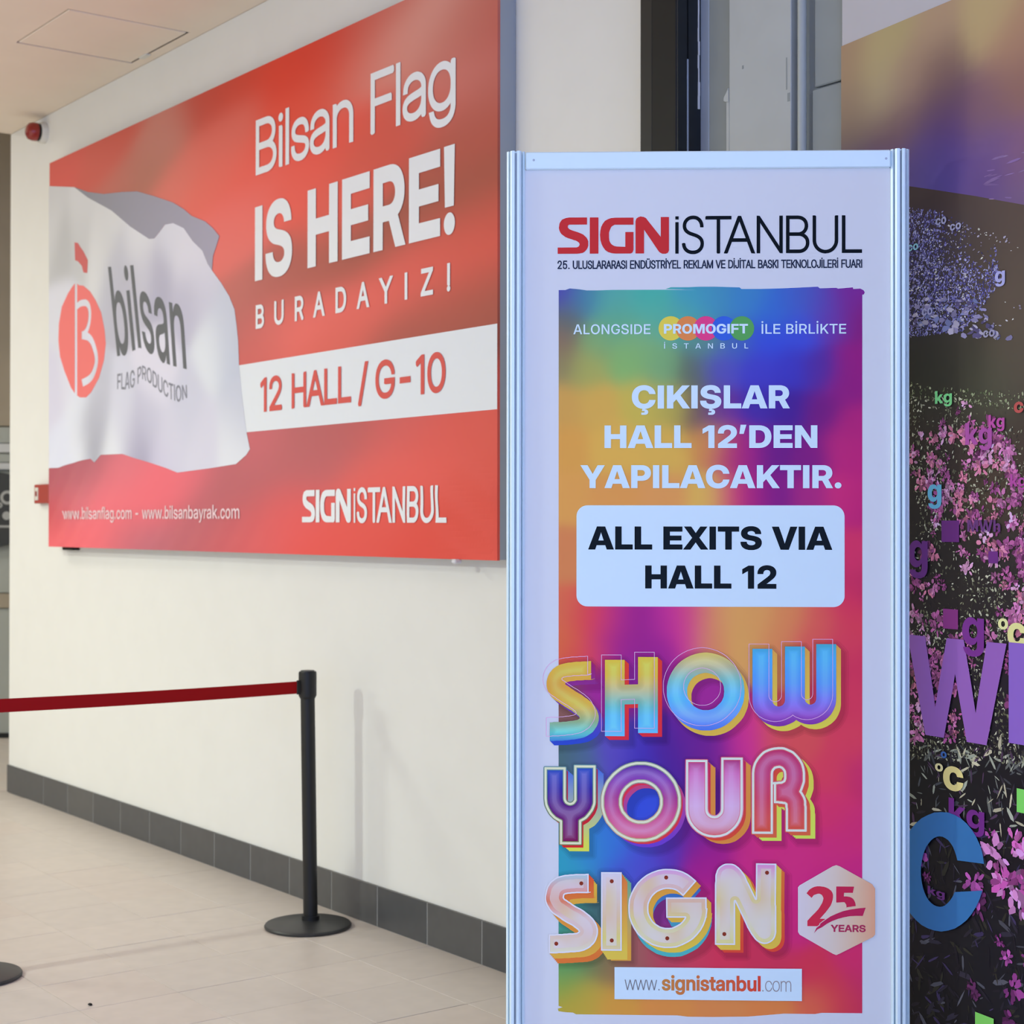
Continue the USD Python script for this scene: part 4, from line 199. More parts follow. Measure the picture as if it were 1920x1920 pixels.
  'S': '634|291,738 262,735 229,730 204,723 181,714 152,700 132,687 116,674 96,654 82,635 69,612 60,591 55,571 50,539 50,515 53,488 58,469 70,439 80,424 91,411 102,399 118,386 149,366 186,349 224,336 262,326 352,306 388,295 416,284 442,270 452,261 462,251 470,239 475,225 478,209 478,194 476,176 471,164 460,144 442,126 425,115 404,105 379,97 355,93 322,91 291,93 259,99 235,107 214,119 192,136 176,156 163,182 157,204 154,237 36,237 36,225 37,202 42,175 49,149 57,128 70,104 83,85 101,65 121,47 141,33 162,21 188,10 219,0 246,-6 278,-10 306,-11 342,-11 376,-8 405,-4 434,3 459,12 482,22 506,36 528,52 542,65 560,85 571,102 583,125 591,149 596,169 598,194 598,222 595,246 588,272 583,286 573,305 552,330 539,343 525,354 491,374 458,388 419,401 294,432 264,440 229,453 206,466 194,476 185,486 179,496 175,506 172,521 171,534 173,548 176,559 183,575 194,591 212,607 232,619 252,627 275,632 302,635 329,635 359,631 386,623 408,611 425,598 441,579 453,559 460,538 465,508 578,508 580,509 578,532 574,559 568,581 560,604 550,624 537,644 523,661 508,675 488,691 469,703 446,714 424,723 399,730 354,737 325,739',
  'T': '623|24,727 24,623 251,622 251,2 252,1 372,1 373,622 599,623 600,726',
  'U': '703|61,728 60,232 65,198 74,161 87,131 104,102 120,82 140,62 159,46 181,32 208,17 232,7 261,-1 289,-7 331,-11 362,-11 392,-10 424,-5 454,2 486,13 511,25 536,40 555,55 575,74 592,94 607,115 618,136 627,156 634,179 640,206 643,251 642,728 525,728 524,726 524,259 523,234 518,212 508,185 497,165 478,143 458,126 434,112 409,103 381,97 352,96 322,97 294,103 269,112 241,129 224,144 206,165 194,185 185,212 180,234 179,259 179,726 178,728',
  'Y': '667|8,727 276,285 276,1 394,0 394,285 660,726 522,727 373,471 336,405 335,405 280,502 146,727',
  'a': '536|249,525 205,520 168,509 132,493 109,477 95,464 84,452 73,436 66,424 59,408 53,389 49,365 49,356 158,356 160,358 164,378 172,392 183,405 196,416 212,424 235,431 256,434 279,434 301,431 315,427 332,418 348,405 357,392 364,374 366,351 364,336 359,329 352,323 332,316 308,312 201,298 144,285 111,272 95,264 79,253 63,236 50,218 43,202 37,182 34,158 35,132 39,105 47,79 56,64 69,46 82,33 95,23 112,13 128,6 164,-4 198,-8 229,-8 264,-4 288,3 306,12 329,27 345,44 355,56 365,72 366,73 368,0 479,0 480,362 475,395 465,425 453,448 443,461 432,472 409,490 386,503 356,514 326,521 288,525;348,242 366,249 367,248 367,185 365,171 361,155 354,138 346,125 334,112 316,99 296,89 275,83 251,80 226,80 206,83 185,90 168,101 156,115 150,126 148,138 147,152 149,164 153,175 157,182 169,194 179,201 196,210 222,218 325,236',
  'b': '583|56,727 56,1 169,0 171,78 182,61 192,48 215,26 229,16 245,8 278,-4 315,-10 338,-10 358,-8 392,-1 409,5 428,13 445,23 464,37 481,54 500,76 513,96 527,125 535,148 543,174 548,206 551,238 551,272 550,298 545,328 538,358 530,384 517,411 502,435 488,454 464,478 445,492 419,507 398,515 369,522 345,525 315,525 291,523 266,517 245,508 222,495 202,479 188,464 172,442 172,726;288,428 312,428 339,424 364,414 386,397 405,375 420,348 428,322 434,286 435,248 431,208 422,175 410,148 393,125 372,107 346,95 322,89 292,88 274,90 262,93 236,104 215,121 197,141 181,169 172,198 166,234 166,279 169,305 179,341 193,369 205,385 215,396 238,413 261,422',
  'c': '540|255,527 226,523 204,517 179,508 156,497 138,485 116,468 98,449 82,429 67,406 55,381 46,358 39,331 35,306 32,276 32,245 33,219 37,191 43,166 53,138 63,116 75,96 89,76 106,58 125,40 145,26 165,14 184,6 209,-3 236,-8 262,-11 292,-11 314,-10 351,-3 388,11 416,26 432,37 448,51 464,68 474,81 493,112 504,142 511,181 509,182 398,182 391,161 384,145 377,132 367,119 354,107 345,102 331,95 318,90 288,86 262,87 242,92 218,102 204,112 195,119 177,141 163,168 156,189 152,208 149,231 148,256 150,298 155,321 159,336 173,368 185,385 195,396 209,408 224,417 241,424 259,428 272,430 294,430 314,427 335,420 351,411 364,401 375,388 385,372 393,355 398,336 399,334 509,334 511,335 511,336 508,356 503,378 494,401 484,421 473,438 461,452 445,468 428,482 408,496 389,505 368,514 348,520 328,524 304,527',
  'f': '340|234,726 196,721 178,715 162,708 139,693 128,681 118,666 107,644 102,619 100,604 99,516 7,515 7,422 100,421 101,0 216,1 216,421 321,422 321,515 216,516 216,586 220,605 229,619 239,626 254,631 266,633 321,634 321,726',
  'g': '583|236,525 208,521 185,515 158,504 136,491 119,478 93,452 77,431 65,409 53,384 45,359 38,329 33,298 31,259 33,221 37,191 44,161 58,125 72,98 87,75 108,52 132,32 155,18 178,7 208,-1 239,-5 271,-5 301,-1 332,9 356,22 377,38 394,55 412,81 413,-6 411,-24 407,-42 400,-61 391,-75 380,-88 369,-97 352,-107 334,-114 314,-118 295,-120 272,-120 251,-117 234,-112 214,-104 201,-95 185,-79 176,-65 169,-49 58,-49 57,-54 62,-74 68,-92 74,-108 85,-125 93,-136 109,-154 129,-170 148,-181 185,-197 211,-204 235,-208 286,-211 336,-208 378,-200 408,-190 434,-177 456,-161 475,-144 495,-118 510,-91 518,-65 524,-36 527,1 527,515 414,516 412,440 397,462 382,478 361,496 338,509 316,517 292,523 266,525;267,429 292,430 322,424 348,413 369,396 387,376 401,351 411,322 417,286 418,248 414,212 406,181 397,161 388,146 380,135 367,122 345,106 318,95 291,90 259,92 235,98 211,110 192,126 173,151 160,178 152,209 149,234 148,272 152,311 161,344 175,372 191,393 212,411 235,422 251,427',
  'i': '226|104,731 86,727 75,721 64,713 54,702 47,689 44,679 43,664 44,649 47,639 54,626 64,616 75,607 86,602 104,598 119,597 129,599 139,602 154,609 163,616 172,628 178,639 181,649 183,664 181,679 178,689 171,702 162,713 151,721 139,727 129,730 119,731;171,515 55,515 55,1 171,0',
  'k': '531|56,727 56,1 172,1 172,175 221,224 396,0 534,0 535,1 533,4 309,292 521,515 381,515 172,302 172,726',
  'l': '228|172,0 172,727 56,727 56,0',
  'm': '863|306,525 288,523 262,515 245,508 226,497 205,480 192,465 180,449 169,430 168,432 168,515 56,515 56,1 172,1 172,309 173,331 176,346 183,368 190,381 199,392 209,403 224,413 242,421 258,425 278,427 299,425 311,423 325,417 339,408 351,398 360,386 367,374 371,359 374,334 374,1 486,0 487,319 490,349 495,364 505,384 515,396 526,407 542,417 558,423 571,426 592,427 614,425 626,422 644,415 659,405 669,396 677,386 684,372 688,358 691,326 691,1 806,0 807,339 806,371 800,404 790,432 777,455 758,478 744,491 726,502 712,510 689,518 671,523 646,525 622,525 596,523 574,517 558,511 539,502 524,492 509,481 493,465 480,448 471,431 469,432 457,456 442,475 425,491 406,504 382,516 358,522 334,525',
  'n': '567|309,525 289,523 266,517 248,510 229,500 215,490 197,474 182,455 171,439 170,441 169,515 56,515 56,0 172,1 172,294 173,319 178,344 183,359 193,378 205,393 218,404 236,414 252,420 266,423 289,424 312,423 325,420 341,414 355,405 368,394 377,382 385,366 391,348 394,332 396,312 396,1 512,1 511,342 507,379 497,415 483,444 468,464 451,482 422,503 389,517 365,523 339,525',
  'o': '566|256,527 228,523 204,517 184,510 159,498 136,484 116,468 100,452 85,434 70,412 59,391 49,366 40,338 34,306 32,278 32,246 33,219 37,191 43,166 53,138 63,116 75,96 90,75 106,57 125,40 145,26 165,15 188,5 211,-3 238,-8 265,-11 292,-11 316,-10 342,-6 369,2 391,10 415,23 438,39 453,52 470,69 485,89 497,108 510,134 518,156 526,182 530,205 533,234 533,268 531,299 527,326 521,351 513,375 502,398 490,419 477,438 464,453 445,471 426,485 408,497 385,508 361,517 338,523 306,527;269,429 294,430 324,424 346,414 369,397 388,374 401,349 411,318 415,291 417,245 414,214 405,178 392,149 375,125 355,107 331,95 302,87 274,86 262,87 244,91 219,102 198,117 179,139 165,165 154,195 149,229 148,269 152,308 160,339 174,369 190,391 201,401 216,412 242,424',
  'r': '350|279,519 259,517 239,511 229,507 214,497 199,484 187,469 177,452 170,432 168,431 167,515 166,516 56,515 56,0 172,1 172,299 175,331 182,356 192,375 203,389 216,401 236,411 249,415 269,418 295,418 332,415 333,416 333,518 332,519 325,520',
  's': '499|226,525 201,523 176,518 138,505 121,497 105,487 91,476 76,461 66,448 58,434 50,416 46,401 43,381 43,361 45,345 49,326 58,305 73,282 95,262 122,245 145,235 172,226 296,198 315,191 329,183 341,172 347,164 350,155 351,135 345,116 340,108 329,97 316,89 306,85 294,80 278,77 262,76 239,76 218,79 202,83 185,92 175,99 164,109 156,122 150,135 145,157 32,157 33,141 42,106 51,85 60,71 73,55 89,39 118,19 135,10 156,2 196,-8 241,-13 269,-13 301,-10 325,-5 351,2 386,17 416,38 440,62 455,88 461,104 465,121 467,136 467,164 461,194 451,215 436,235 416,252 392,267 365,278 336,287 215,313 199,319 184,327 169,341 161,354 159,372 162,391 166,399 175,411 185,420 196,426 212,433 225,435 256,437 279,434 294,429 308,422 321,413 332,399 340,386 344,372 346,355 454,355 453,381 450,396 444,415 437,431 428,445 420,456 405,472 378,493 346,508 331,514 308,520 264,525',
  't': '341|99,656 99,516 8,515 8,422 99,421 99,119 100,99 106,75 116,54 131,35 151,20 169,12 195,5 229,0 318,0 319,94 259,94 239,98 228,103 223,108 219,115 216,124 214,144 214,421 318,421 319,515 214,516 214,656',
  'u': '567|56,516 56,194 57,159 63,126 72,99 86,71 100,51 117,34 128,24 145,13 166,3 189,-4 212,-8 228,-10 256,-10 279,-7 302,-1 321,6 336,15 356,29 369,41 384,58 398,77 398,1 399,0 512,1 512,515 396,515 396,212 394,192 390,172 384,155 373,135 362,123 349,112 332,102 315,96 302,93 279,91 256,93 244,96 231,100 215,109 202,120 192,132 183,148 177,165 173,186 172,211 172,515',
  'w': '787|11,516 10,514 169,1 288,1 361,248 394,371 430,234 498,1 618,1 777,514 776,516 655,515 594,295 552,125 511,286 447,515 341,516 339,512 276,288 234,123 187,314 131,515',
  'y': '534|11,515 12,509 209,2 180,-71 170,-88 158,-100 145,-107 131,-110 64,-111 64,-204 148,-204 179,-200 198,-194 211,-188 225,-180 238,-170 261,-145 273,-128 284,-106 524,514 522,515 404,515 307,245 268,127 234,231 132,514',
  'İ': '247|63,0 63,727 184,727 184,0;140,941 150,938 162,933 172,924 182,914 188,901 192,891 194,875 192,861 188,851 182,839 174,828 164,820 150,813 140,810 130,809 114,809 96,813 86,819 74,827 64,838 58,851 54,861 54,875 54,891 58,901 64,914 74,924 86,933 96,938 114,942 130,943',
 },
}

# ---------------------------------------------------------------- helpers
used = {}
def path_for(parent, name):
    base = (parent.GetPath().pathString if parent else '/World') + '/' + name
    n = used.get(base, 0); used[base] = n + 1
    return base if n == 0 else '%s_%03d' % (base, n)

def tag(prim, label=None, cat=None, group=None, kind=None):
    for k, v in (('label', label), ('category', cat), ('group', group), ('kind', kind)):
        if v: prim.SetCustomDataByKey(k, v)
    return prim

def thing(name, label=None, cat=None, loc=(0, 0, 0), turn=0.0, kind=None, group=None):
    x = UsdGeom.Xform.Define(stage, path_for(None, name))
    x.AddTranslateOp().Set(tuple(map(float, loc)))
    if turn: x.AddRotateZOp().Set(float(turn))
    return tag(x.GetPrim(), label, cat, group, kind)

def obj(name, mesh, mat, parent=None, smooth=False, label=None, tint=None, kind=None, cat=None):
    p = path_for(parent, name)
    g = usdkit.mesh(stage, p, mesh, mat, smooth=smooth)
    if tint is not None:
        UsdGeom.PrimvarsAPI(g).CreatePrimvar('tint', Sdf.ValueTypeNames.Color3fArray, 'vertex').Set(Vt.Vec3fArray.FromNumpy(np.asarray(tint, np.float32)))
    return tag(g.GetPrim(), label, cat, None, kind)

def bx(x0, x1, y0, y1, z0, z1, bevel=0.0):
    if bevel <= 0:
        b = trimesh.creation.box((x1 - x0, y1 - y0, z1 - z0)); b.apply_translation(((x0 + x1) / 2, (y0 + y1) / 2, (z0 + z1) / 2)); return b
    pts = [(sx, sy, sz) for sx in (0, 1) for sy in (0, 1) for sz in (0, 1)]
    P = []
    for c in pts:
        q = np.array([(x0, x1)[c[0]], (y0, y1)[c[1]], (z0, z1)[c[2]]]); d = np.array([1 - 2 * c[0], 1 - 2 * c[1], 1 - 2 * c[2]]) * bevel
        for k in range(3):
            e = d.copy(); e[k] = 0; P.append(q + e)
    return trimesh.convex.convex_hull(np.array(P))

def join(*ms): return trimesh.util.concatenate([m for m in ms])
def rod(a, b, r, n=20):
    return trimesh.creation.cylinder(radius=r, segment=np.array([a, b], float), sections=n)
def lathe(profile, n=48): return trimesh.creation.revolve(np.array(profile, float), sections=n)
def extrude(poly, h): return trimesh.creation.extrude_polygon(poly, h, engine='earcut')

def lin(c):
    c = np.asarray(c, float) / 255
    return np.where(c <= .04045, c / 12.92, ((c + .055) / 1.055) ** 2.4)

# ---------------------------------------------------------------- materials
LOOK = '/World/Looks/'
def plain(name, color, rough=.6, spec=.4, metal=0.0, bump=0.0, scale=40.0, vary=0.0, coat=0.0):
    nodes = {'p': ('principled_bsdf', {'base_color': color, 'roughness': rough, 'specular_ior_level': spec, 'metallic': metal, 'coat_weight': coat})}
    links = []
    if bump or vary:
        nodes['g'] = ('geometry', {}); nodes['n'] = ('noise_texture', {'scale': scale, 'detail': 4.0})
        links.append(('g.position', 'n.vector'))
    if vary:
        c = np.array(color)
        nodes['r'] = ('rgb_ramp', {'ramp': [(.3, tuple(c * (1 - vary))), (.7, tuple(np.minimum(c * (1 + vary), .97)))]})
        links += [('n.fac', 'r.fac'), ('r.color', 'p.base_color')]
    if bump:
        nodes['b'] = ('bump', {'strength': .35, 'distance': bump}); links += [('n.fac', 'b.height'), ('b.normal', 'p.normal')]
    return usdkit.material(stage, LOOK + name, nodes, links, surface='p.BSDF')

def inked(name, rough=.5, spec=.25, weave=0.0):
    nodes = {'t': ('attribute', {'attribute': 'tint'}), 'p': ('principled_bsdf', {'roughness': rough, 'specular_ior_level': spec})}
    links = [('t.color', 'p.base_color')]
    if weave:
        nodes.update(g=('geometry', {}), n=('noise_texture', {'scale': 900.0, 'detail': 2.0}), b=('bump', {'strength': .25, 'distance': weave}))
        links += [('g.position', 'n.vector'), ('n.fac', 'b.height'), ('b.normal', 'p.normal')]
    return usdkit.material(stage, LOOK + name, nodes, links, surface='p.BSDF')

M_WALL = plain('wall_paint', (.83, .82, .775), .75, .25, bump=.002, scale=6.0, vary=.012)
M_GREYWALL = plain('grey_paint', (.29, .315, .315), .6, .3, bump=.001, scale=8.0, vary=.03)
M_LIGHTPANEL = plain('light_grey_paint', (.46, .48, .475), .5, .35, bump=.001, scale=7.0, vary=.03)
M_BLUEPAINT = plain('blue_grey_paint', (.33, .38, .47), .45, .4)
M_HOARD = plain('hoarding_board', (.58, .56, .60), .6, .3, vary=.02, scale=5)
M_CEIL = plain('ceiling_paint', (.86, .74, .62), .85, .2, vary=.02, scale=3.0)
M_VOID = plain('dark_void', (.05, .04, .035), .9, .1)
M_TILES = [plain('floor_tile_%d' % i, c, .38, .45, bump=.0008, scale=14.0, vary=.035) for i, c in enumerate([(.68, .605, .54), (.665, .595, .535), (.69, .615, .55), (.675, .59, .525)])]
M_GROUT = plain('floor_grout', (.58, .52, .465), .8, .2)
M_SKIRT = [plain('skirting_tile_%d' % i, c, .35, .45, vary=.05, scale=20) for i, c in enumerate([(.085, .085, .086), (.095, .095, .094), (.078, .08, .083)])]
M_SKIRTGROUT = plain('skirting_grout', (.27, .27, .265), .8, .2)
M_ALU = plain('white_aluminium', (.77, .92, .96), .30, .5, metal=.08)
M_ALUDARK = plain('profile_slot', (.42, .47, .52), .4, .5, metal=.3)
M_BLACK = plain('black_plastic', (.012, .012, .012), .45, .4)
M_BASE = plain('black_cast_base', (.030, .031, .032), .42, .5, bump=.0004, scale=160)
M_BELT = plain('red_webbing', (.36, .004, .006), .7, .15, bump=.0004, scale=500)
M_STEEL = plain('black_steel', (.006, .0062, .0066), .5, .3, vary=.15, scale=9)
M_STEELBLUE = plain('dark_blue_steel', (.012, .016, .022), .38, .45, vary=.15, scale=9)
M_SEAL = plain('white_sealant', (.75, .75, .78), .5, .4)
M_PIPE = plain('grey_pipe', (.42, .45, .44), .4, .45)
M_SIDE = plain('banner_frame_metal', (.36, .40, .46), .45, .45, metal=.2)
M_REDLENS = plain('red_lens', (.28, .008, .005), .25, .5, coat=.3)
M_WHITEPLASTIC = plain('white_plastic', (.72, .69, .62), .45, .4)
M_REDBOX = plain('red_plastic', (.42, .05, .035), .4, .45)
M_PAPER = plain('white_poster', (.80, .80, .80), .6, .10)
M_INK = inked('poster_ink', .6, .07)
M_FABRIC = inked('banner_fabric', .6, .2, weave=.0003)
M_MURAL = inked('mural_print', .55, .18)
M_FARBROWN = plain('far_brown_panel', (.30, .25, .18), .6, .3, vary=.08, scale=2)
M_FARGREY = plain('far_grey_panel', (.33, .34, .30), .5, .3, vary=.05, scale=2)
M_FARRAIL = plain('far_rail', (.50, .50, .49), .4, .4)
M_MARK = plain('pale_marks', (.35, .35, .33), .5, .3)

# ---------------------------------------------------------------- flat print
SIGN_WHITE, BANNER_WHITE, MURAL_WHITE = (182, 196, 234), (236, 236, 234), (185, 185, 200)
def ink(rgb, white, top=.80): return np.clip(lin(rgb) / lin(white) * top, .002, .93)

def tones(data, white, top=.80, sigma=.05, angle=0.0, stretch=1.0):
    """A smooth colour field through the given tones."""
    d = np.array(data, float); C = ink(d[:, 2:], white, top); a = math.radians(angle)
    T = np.array([[math.cos(a) / stretch, -math.sin(a)], [math.sin(a) / stretch, math.cos(a)]]); P = d[:, :2] / 1000 @ T
    def at(xy):
        xy = np.atleast_2d(np.asarray(xy, float)) @ T; out = np.empty((len(xy), 3))
        for i in range(0, len(xy), 4000):
            q = xy[i:i + 4000]; D2 = ((q[:, None] - P[None]) ** 2).sum(-1)
            w = np.exp(-(D2 - D2.min(1, keepdims=True)) / (2 * sigma * sigma)); out[i:i + 4000] = (w @ C) / w.sum(1, keepdims=True)
        return out
    return at

def polys(g):
    if g.is_empty: return []
    if g.geom_type == 'Polygon': return [g]
    return [p for x in getattr(g, 'geoms', []) for p in polys(x)]

def tri(g):
    vs, fs, n = [], [], 0
    for p in polys(g):
        if p.area < 1e-9: continue
        v, f = trimesh.creation.triangulate_polygon(p, engine='earcut')
        if len(f) == 0: continue
        a, b, c = v[f[:, 0]], v[f[:, 1]], v[f[:, 2]]
        s = (b[:, 0] - a[:, 0]) * (c[:, 1] - a[:, 1]) - (b[:, 1] - a[:, 1]) * (c[:, 0] - a[:, 0])
        f = f.copy(); f[s < 0] = f[s < 0][:, ::-1]
        vs.append(v); fs.append(f + n); n += len(v)
    if vs:
        v, f = np.vstack(vs), np.vstack(fs); k = np.unique(f); m = np.zeros(len(v), int); m[k] = np.arange(len(k)); return v[k], m[f]
    return (np.vstack(vs), np.vstack(fs)) if vs else (np.zeros((0, 2)), np.zeros((0, 3), int))

def cells(g, step):
    """The shape cut into small cells, so that colours can run smoothly over it."""
    x0, y0, x1, y1 = g.bounds; pg = prep(g); vs, fs, n = [], [], 0
    for i in range(int(math.floor(x0 / step)), int(math.ceil(x1 / step))):
        for j in range(int(math.floor(y0 / step)), int(math.ceil(y1 / step))):
            c = rect(i * step, j * step, (i + 1) * step, (j + 1) * step)
            if pg.contains(c):
                v = np.array([(i * step, j * step), ((i + 1) * step, j * step), ((i + 1) * step, (j + 1) * step), (i * step, (j + 1) * step)]); f = np.array([[0, 1, 2], [0, 2, 3]])
            elif pg.intersects(c): v, f = tri(g.intersection(c))
            else: continue
            if len(f): vs.append(v); fs.append(f + n); n += len(v)
    return np.vstack(vs), np.vstack(fs)

def printed(name, g, parent, layer, color, mat=None, step=None, disp=None, label=None, base=0.0, eps=.0005):
    """Ink on a surface that faces -y: g in (x, z) metres; color a tone or a function of (x, z)."""
    v, f = cells(g, step) if step else tri(g)
    y = np.full(len(v), base - layer * eps)
    if disp is not None: y = y - disp(v)
    t = color(v) if callable(color) else np.tile(np.asarray(color, float), (len(v), 1))
    return obj(name, (np.column_stack([v[:, 0], y, v[:, 1]]), f), mat or M_INK, parent, label=label, tint=t)

_glyph = {}
def glyph(font, ch):
    if (font, ch) not in _glyph:
        adv, body = GLYPHS[font][ch].split('|'); g = Polygon()
        for c in body.split(';'):
            if c: g = g.symmetric_difference(Polygon([tuple(map(int, q.split(','))) for q in c.split(' ')]).buffer(0))
        _glyph[font, ch] = (float(adv), g)
    return _glyph[font, ch]

CAP = 727.0
def line_shape(s, font, track=0.0):
    x, out = 0.0, []
    for ch in s:
        adv, g = glyph(font, ch)
        if not g.is_empty: out.append(affinity.translate(g, x, 0))
        x += adv + track
    return unary_union(out) if track >= 0 else MultiPolygon([p for g in out for p in polys(g)]).buffer(0)

def fit_letters(s, font, x0, x1, z0, z1, grow=0.0, track=0.0, height=CAP):
    """The letters of a line with its ink from x0 to x1, baseline z0, capital height up to z1; grow fattens the strokes by that much."""
    x, out = 0.0, []
    for ch in s:
        adv, g = glyph(font, ch)
        if not g.is_empty: out.append((ch, affinity.translate(g, x, 0)))
        x += adv + track
    a = (min(g.bounds[0] for _, g in out), max(g.bounds[2] for _, g in out))
    sx = (x1 - x0 - 2 * grow) / (a[1] - a[0]); sy = (z1 - z0 - 2 * grow) / height
    put = lambda g: affinity.affine_transform(g, [sx, 0, 0, sy, x0 + grow - a[0] * sx, z0 + grow])
    return [(ch, put(g).buffer(grow, join_style='mitre', mitre_limit=2.0) if grow > 0 else put(g)) for ch, g in out]
def fit(*a, **k): return unary_union([g for _, g in fit_letters(*a, **k)])
def word(parent, label, letters, paint):
    """A printed word: an Xform whose letters are its pieces."""
    x = UsdGeom.Xform.Define(stage, path_for(parent, 'lettering')).GetPrim(); tag(x, label)
    for _, g in letters: paint(g, x)
    return x

def along(g, lower, upper, top):
    """Bends a line of text so that its foot follows one curve and its head another."""
    lo, up = np.array(lower, float) / 1000, np.array(upper, float) / 1000; a = g.bounds
    def at(c, u):
        t = (c[:, 0] - c[0, 0]) / (c[-1, 0] - c[0, 0]); k = np.interp(u, t, np.arange(len(c)))
        return np.column_stack([np.interp(k, np.arange(len(c)), c[:, i]) for i in (0, 1)])
    def f(xy):
        u = (xy[:, 0] - a[0]) / (a[2] - a[0]); t = (xy[:, 1] / top)[:, None]
        return at(lo, u) * (1 - t) + at(up, u) * t
    return shapely.transform(g.segmentize(25), f).buffer(0)

def mmp(pts): return Polygon(np.array(pts, float) / 1000).buffer(0)
def strokes(sts, w, cap='flat'): return unary_union([LineString(np.array(s, float) / 1000).buffer(w / 2, cap_style=cap, join_style='round', quad_segs=10) for s in sts])

# ================================================================ the hall
floor = thing('floor', kind='structure')
obj('grout', bx(-14, 3.0, -7.0, 8.0, -.06, -.004), M_GROUT, floor)
gx, gy, tx, ty = TILE
rnd = random.Random(4)
tiles = []
R_, U_, B_ = (np.array(v) for v in (CAM_RIGHT, CAM_UP, CAM_BACK))
for i in range(-24, 27):
    for j in range(-29, 17):
        x, y = gx + i * tx, gy + j * ty
        if x < -13.6 or x > 2.6 or y < -6.6 or y > 7.6: continue
        if y + ty > WALL_Y - .012 and x + tx > -9.3: continue
        tiles.append((x, y))
def tile_mesh(x, y, x1=None, y1=None):
    h = rnd.uniform(-.0004, .0004)
    return bx(x + .001, (x1 or x + tx) - .001, y + .001, (y1 or y + ty) - .001, -.03, h, .0008)
def near(t):                                                        # the tiles that the view over the floor can take in
    c = np.array([t[0] + tx / 2, t[1] + ty / 2, 0]) - np.array(EYE); d = -(c @ B_); u = (c @ R_) / max(d, .1)
    return d if d > 3.6 and -.36 < u < .06 and t[0] > -13 else 1e9
tiles.sort(key=near)
single = [t for t in tiles if near(t) < 1e8][:290]
for k, t in enumerate(single): obj('tile', tile_mesh(*t), M_TILES[rnd.randrange(4)], floor)
rest = [t for t in tiles if t not in set(single)]
obj('far_tiles', join(*[tile_mesh(*t) for t in rest]), M_TILES[0], floor, kind='stuff')
edge_y = max(t[1] for t in tiles if t[0] > -9.2) + ty
obj('edge_tiles', join(*[tile_mesh(gx + i * tx, edge_y, None, WALL_Y - .001) for i in range(-9, 25)]), M_TILES[1], floor, kind='stuff')

WALL_END = -9.392
obj('wall_left', bx(WALL_END, -3.60, WALL_Y, WALL_Y + .22, 0, CEIL, .004), M_WALL, kind='structure')
obj('wall_back', bx(WALL_END + .02, 3.0, WALL_Y + .24, WALL_Y + .4, 0, CEIL), M_WALL, kind='structure')
obj('wall_front', bx(-14, 3.0, -7.2, -7.0, 0, 4.6), M_WALL, kind='structure')
obj('wall_far', bx(-14.2, -14.0, -7.0, 8.0, 0, 4.6), M_FARGREY, kind='structure')
obj('wall_corner', bx(WALL_END + .02, WALL_END + .2, WALL_Y + .42, 8.0, 0, 4.6), M_WALL, kind='structure')
obj('wall_side', bx(-14, WALL_END + .02, 8.0, 8.2, 0, 4.6), M_WALL, kind='structure')

hx0, hx1, hy0, hy1 = -7.575, -6.945, 2.785, 3.362                    # the access hatch
ceiling = thing('ceiling', kind='structure')
cb = [bx(WALL_END, hx0, -7, WALL_Y + .2, CEIL, CEIL + .1), bx(hx1, 1.6, -7, WALL_Y + .2, CEIL, CEIL + .1), bx(hx0, hx1, -7, hy0, CEIL, CEIL + .1), bx(hx0, hx1, hy1, WALL_Y + .2, CEIL, CEIL + .1)]
obj('ceiling_board', join(*cb), M_CEIL, ceiling)
obj('far_ceiling_board', bx(-14, WALL_END, -7, 8, 4.6, 4.7), M_CEIL, ceiling)
obj('bulkhead', bx(WALL_END, WALL_END + .02, -7, WALL_Y, CEIL + .1, 4.6), M_CEIL, ceiling)
hatch = thing('ceiling_hatch', 'square access hatch with a dark gap round it, in the beige ceiling', 'hatch', ((hx0 + hx1) / 2, (hy0 + hy1) / 2, CEIL))
w, h = (hx1 - hx0) / 2, (hy1 - hy0) / 2
obj('hatch_panel', bx(-w + .008, w - .012, -h + .008, h - .008, -.002, .02, .003), M_CEIL, hatch)
obj('hatch_recess', bx(-w, w, -h, h, .04, .08), M_VOID, hatch)
obj('hatch_rim', join(bx(-w - .016, -w, -h, h, -.004, .03), bx(-w - .016, w, h, h + .006, -.0015, .03)), M_CEIL, hatch)
obj('hatch_latch', bx(-.20, -.12, h - .02, h + .012, -.008, .004, .003), M_WHITEPLASTIC, hatch, label='pale latch tab')

skirt = thing('baseboard_left', kind='structure')
SK = .1555
obj('grout', bx(WALL_END, -3.2, WALL_Y - .0098, WALL_Y - .0005, 0, SK - .001), M_SKIRTGROUT, skirt)
xs = [WALL_END] + [-8.830 + .3428 * k for k in range(0, 17)]
for k, (a, b) in enumerate(zip(xs[:-1], xs[1:])):
    obj('tile', bx(a + (.0 if k == 0 else .0035), b - .0035, WALL_Y - .011, WALL_Y - .001, .001, SK, .0012), M_SKIRT[rnd.randrange(3)], skirt)

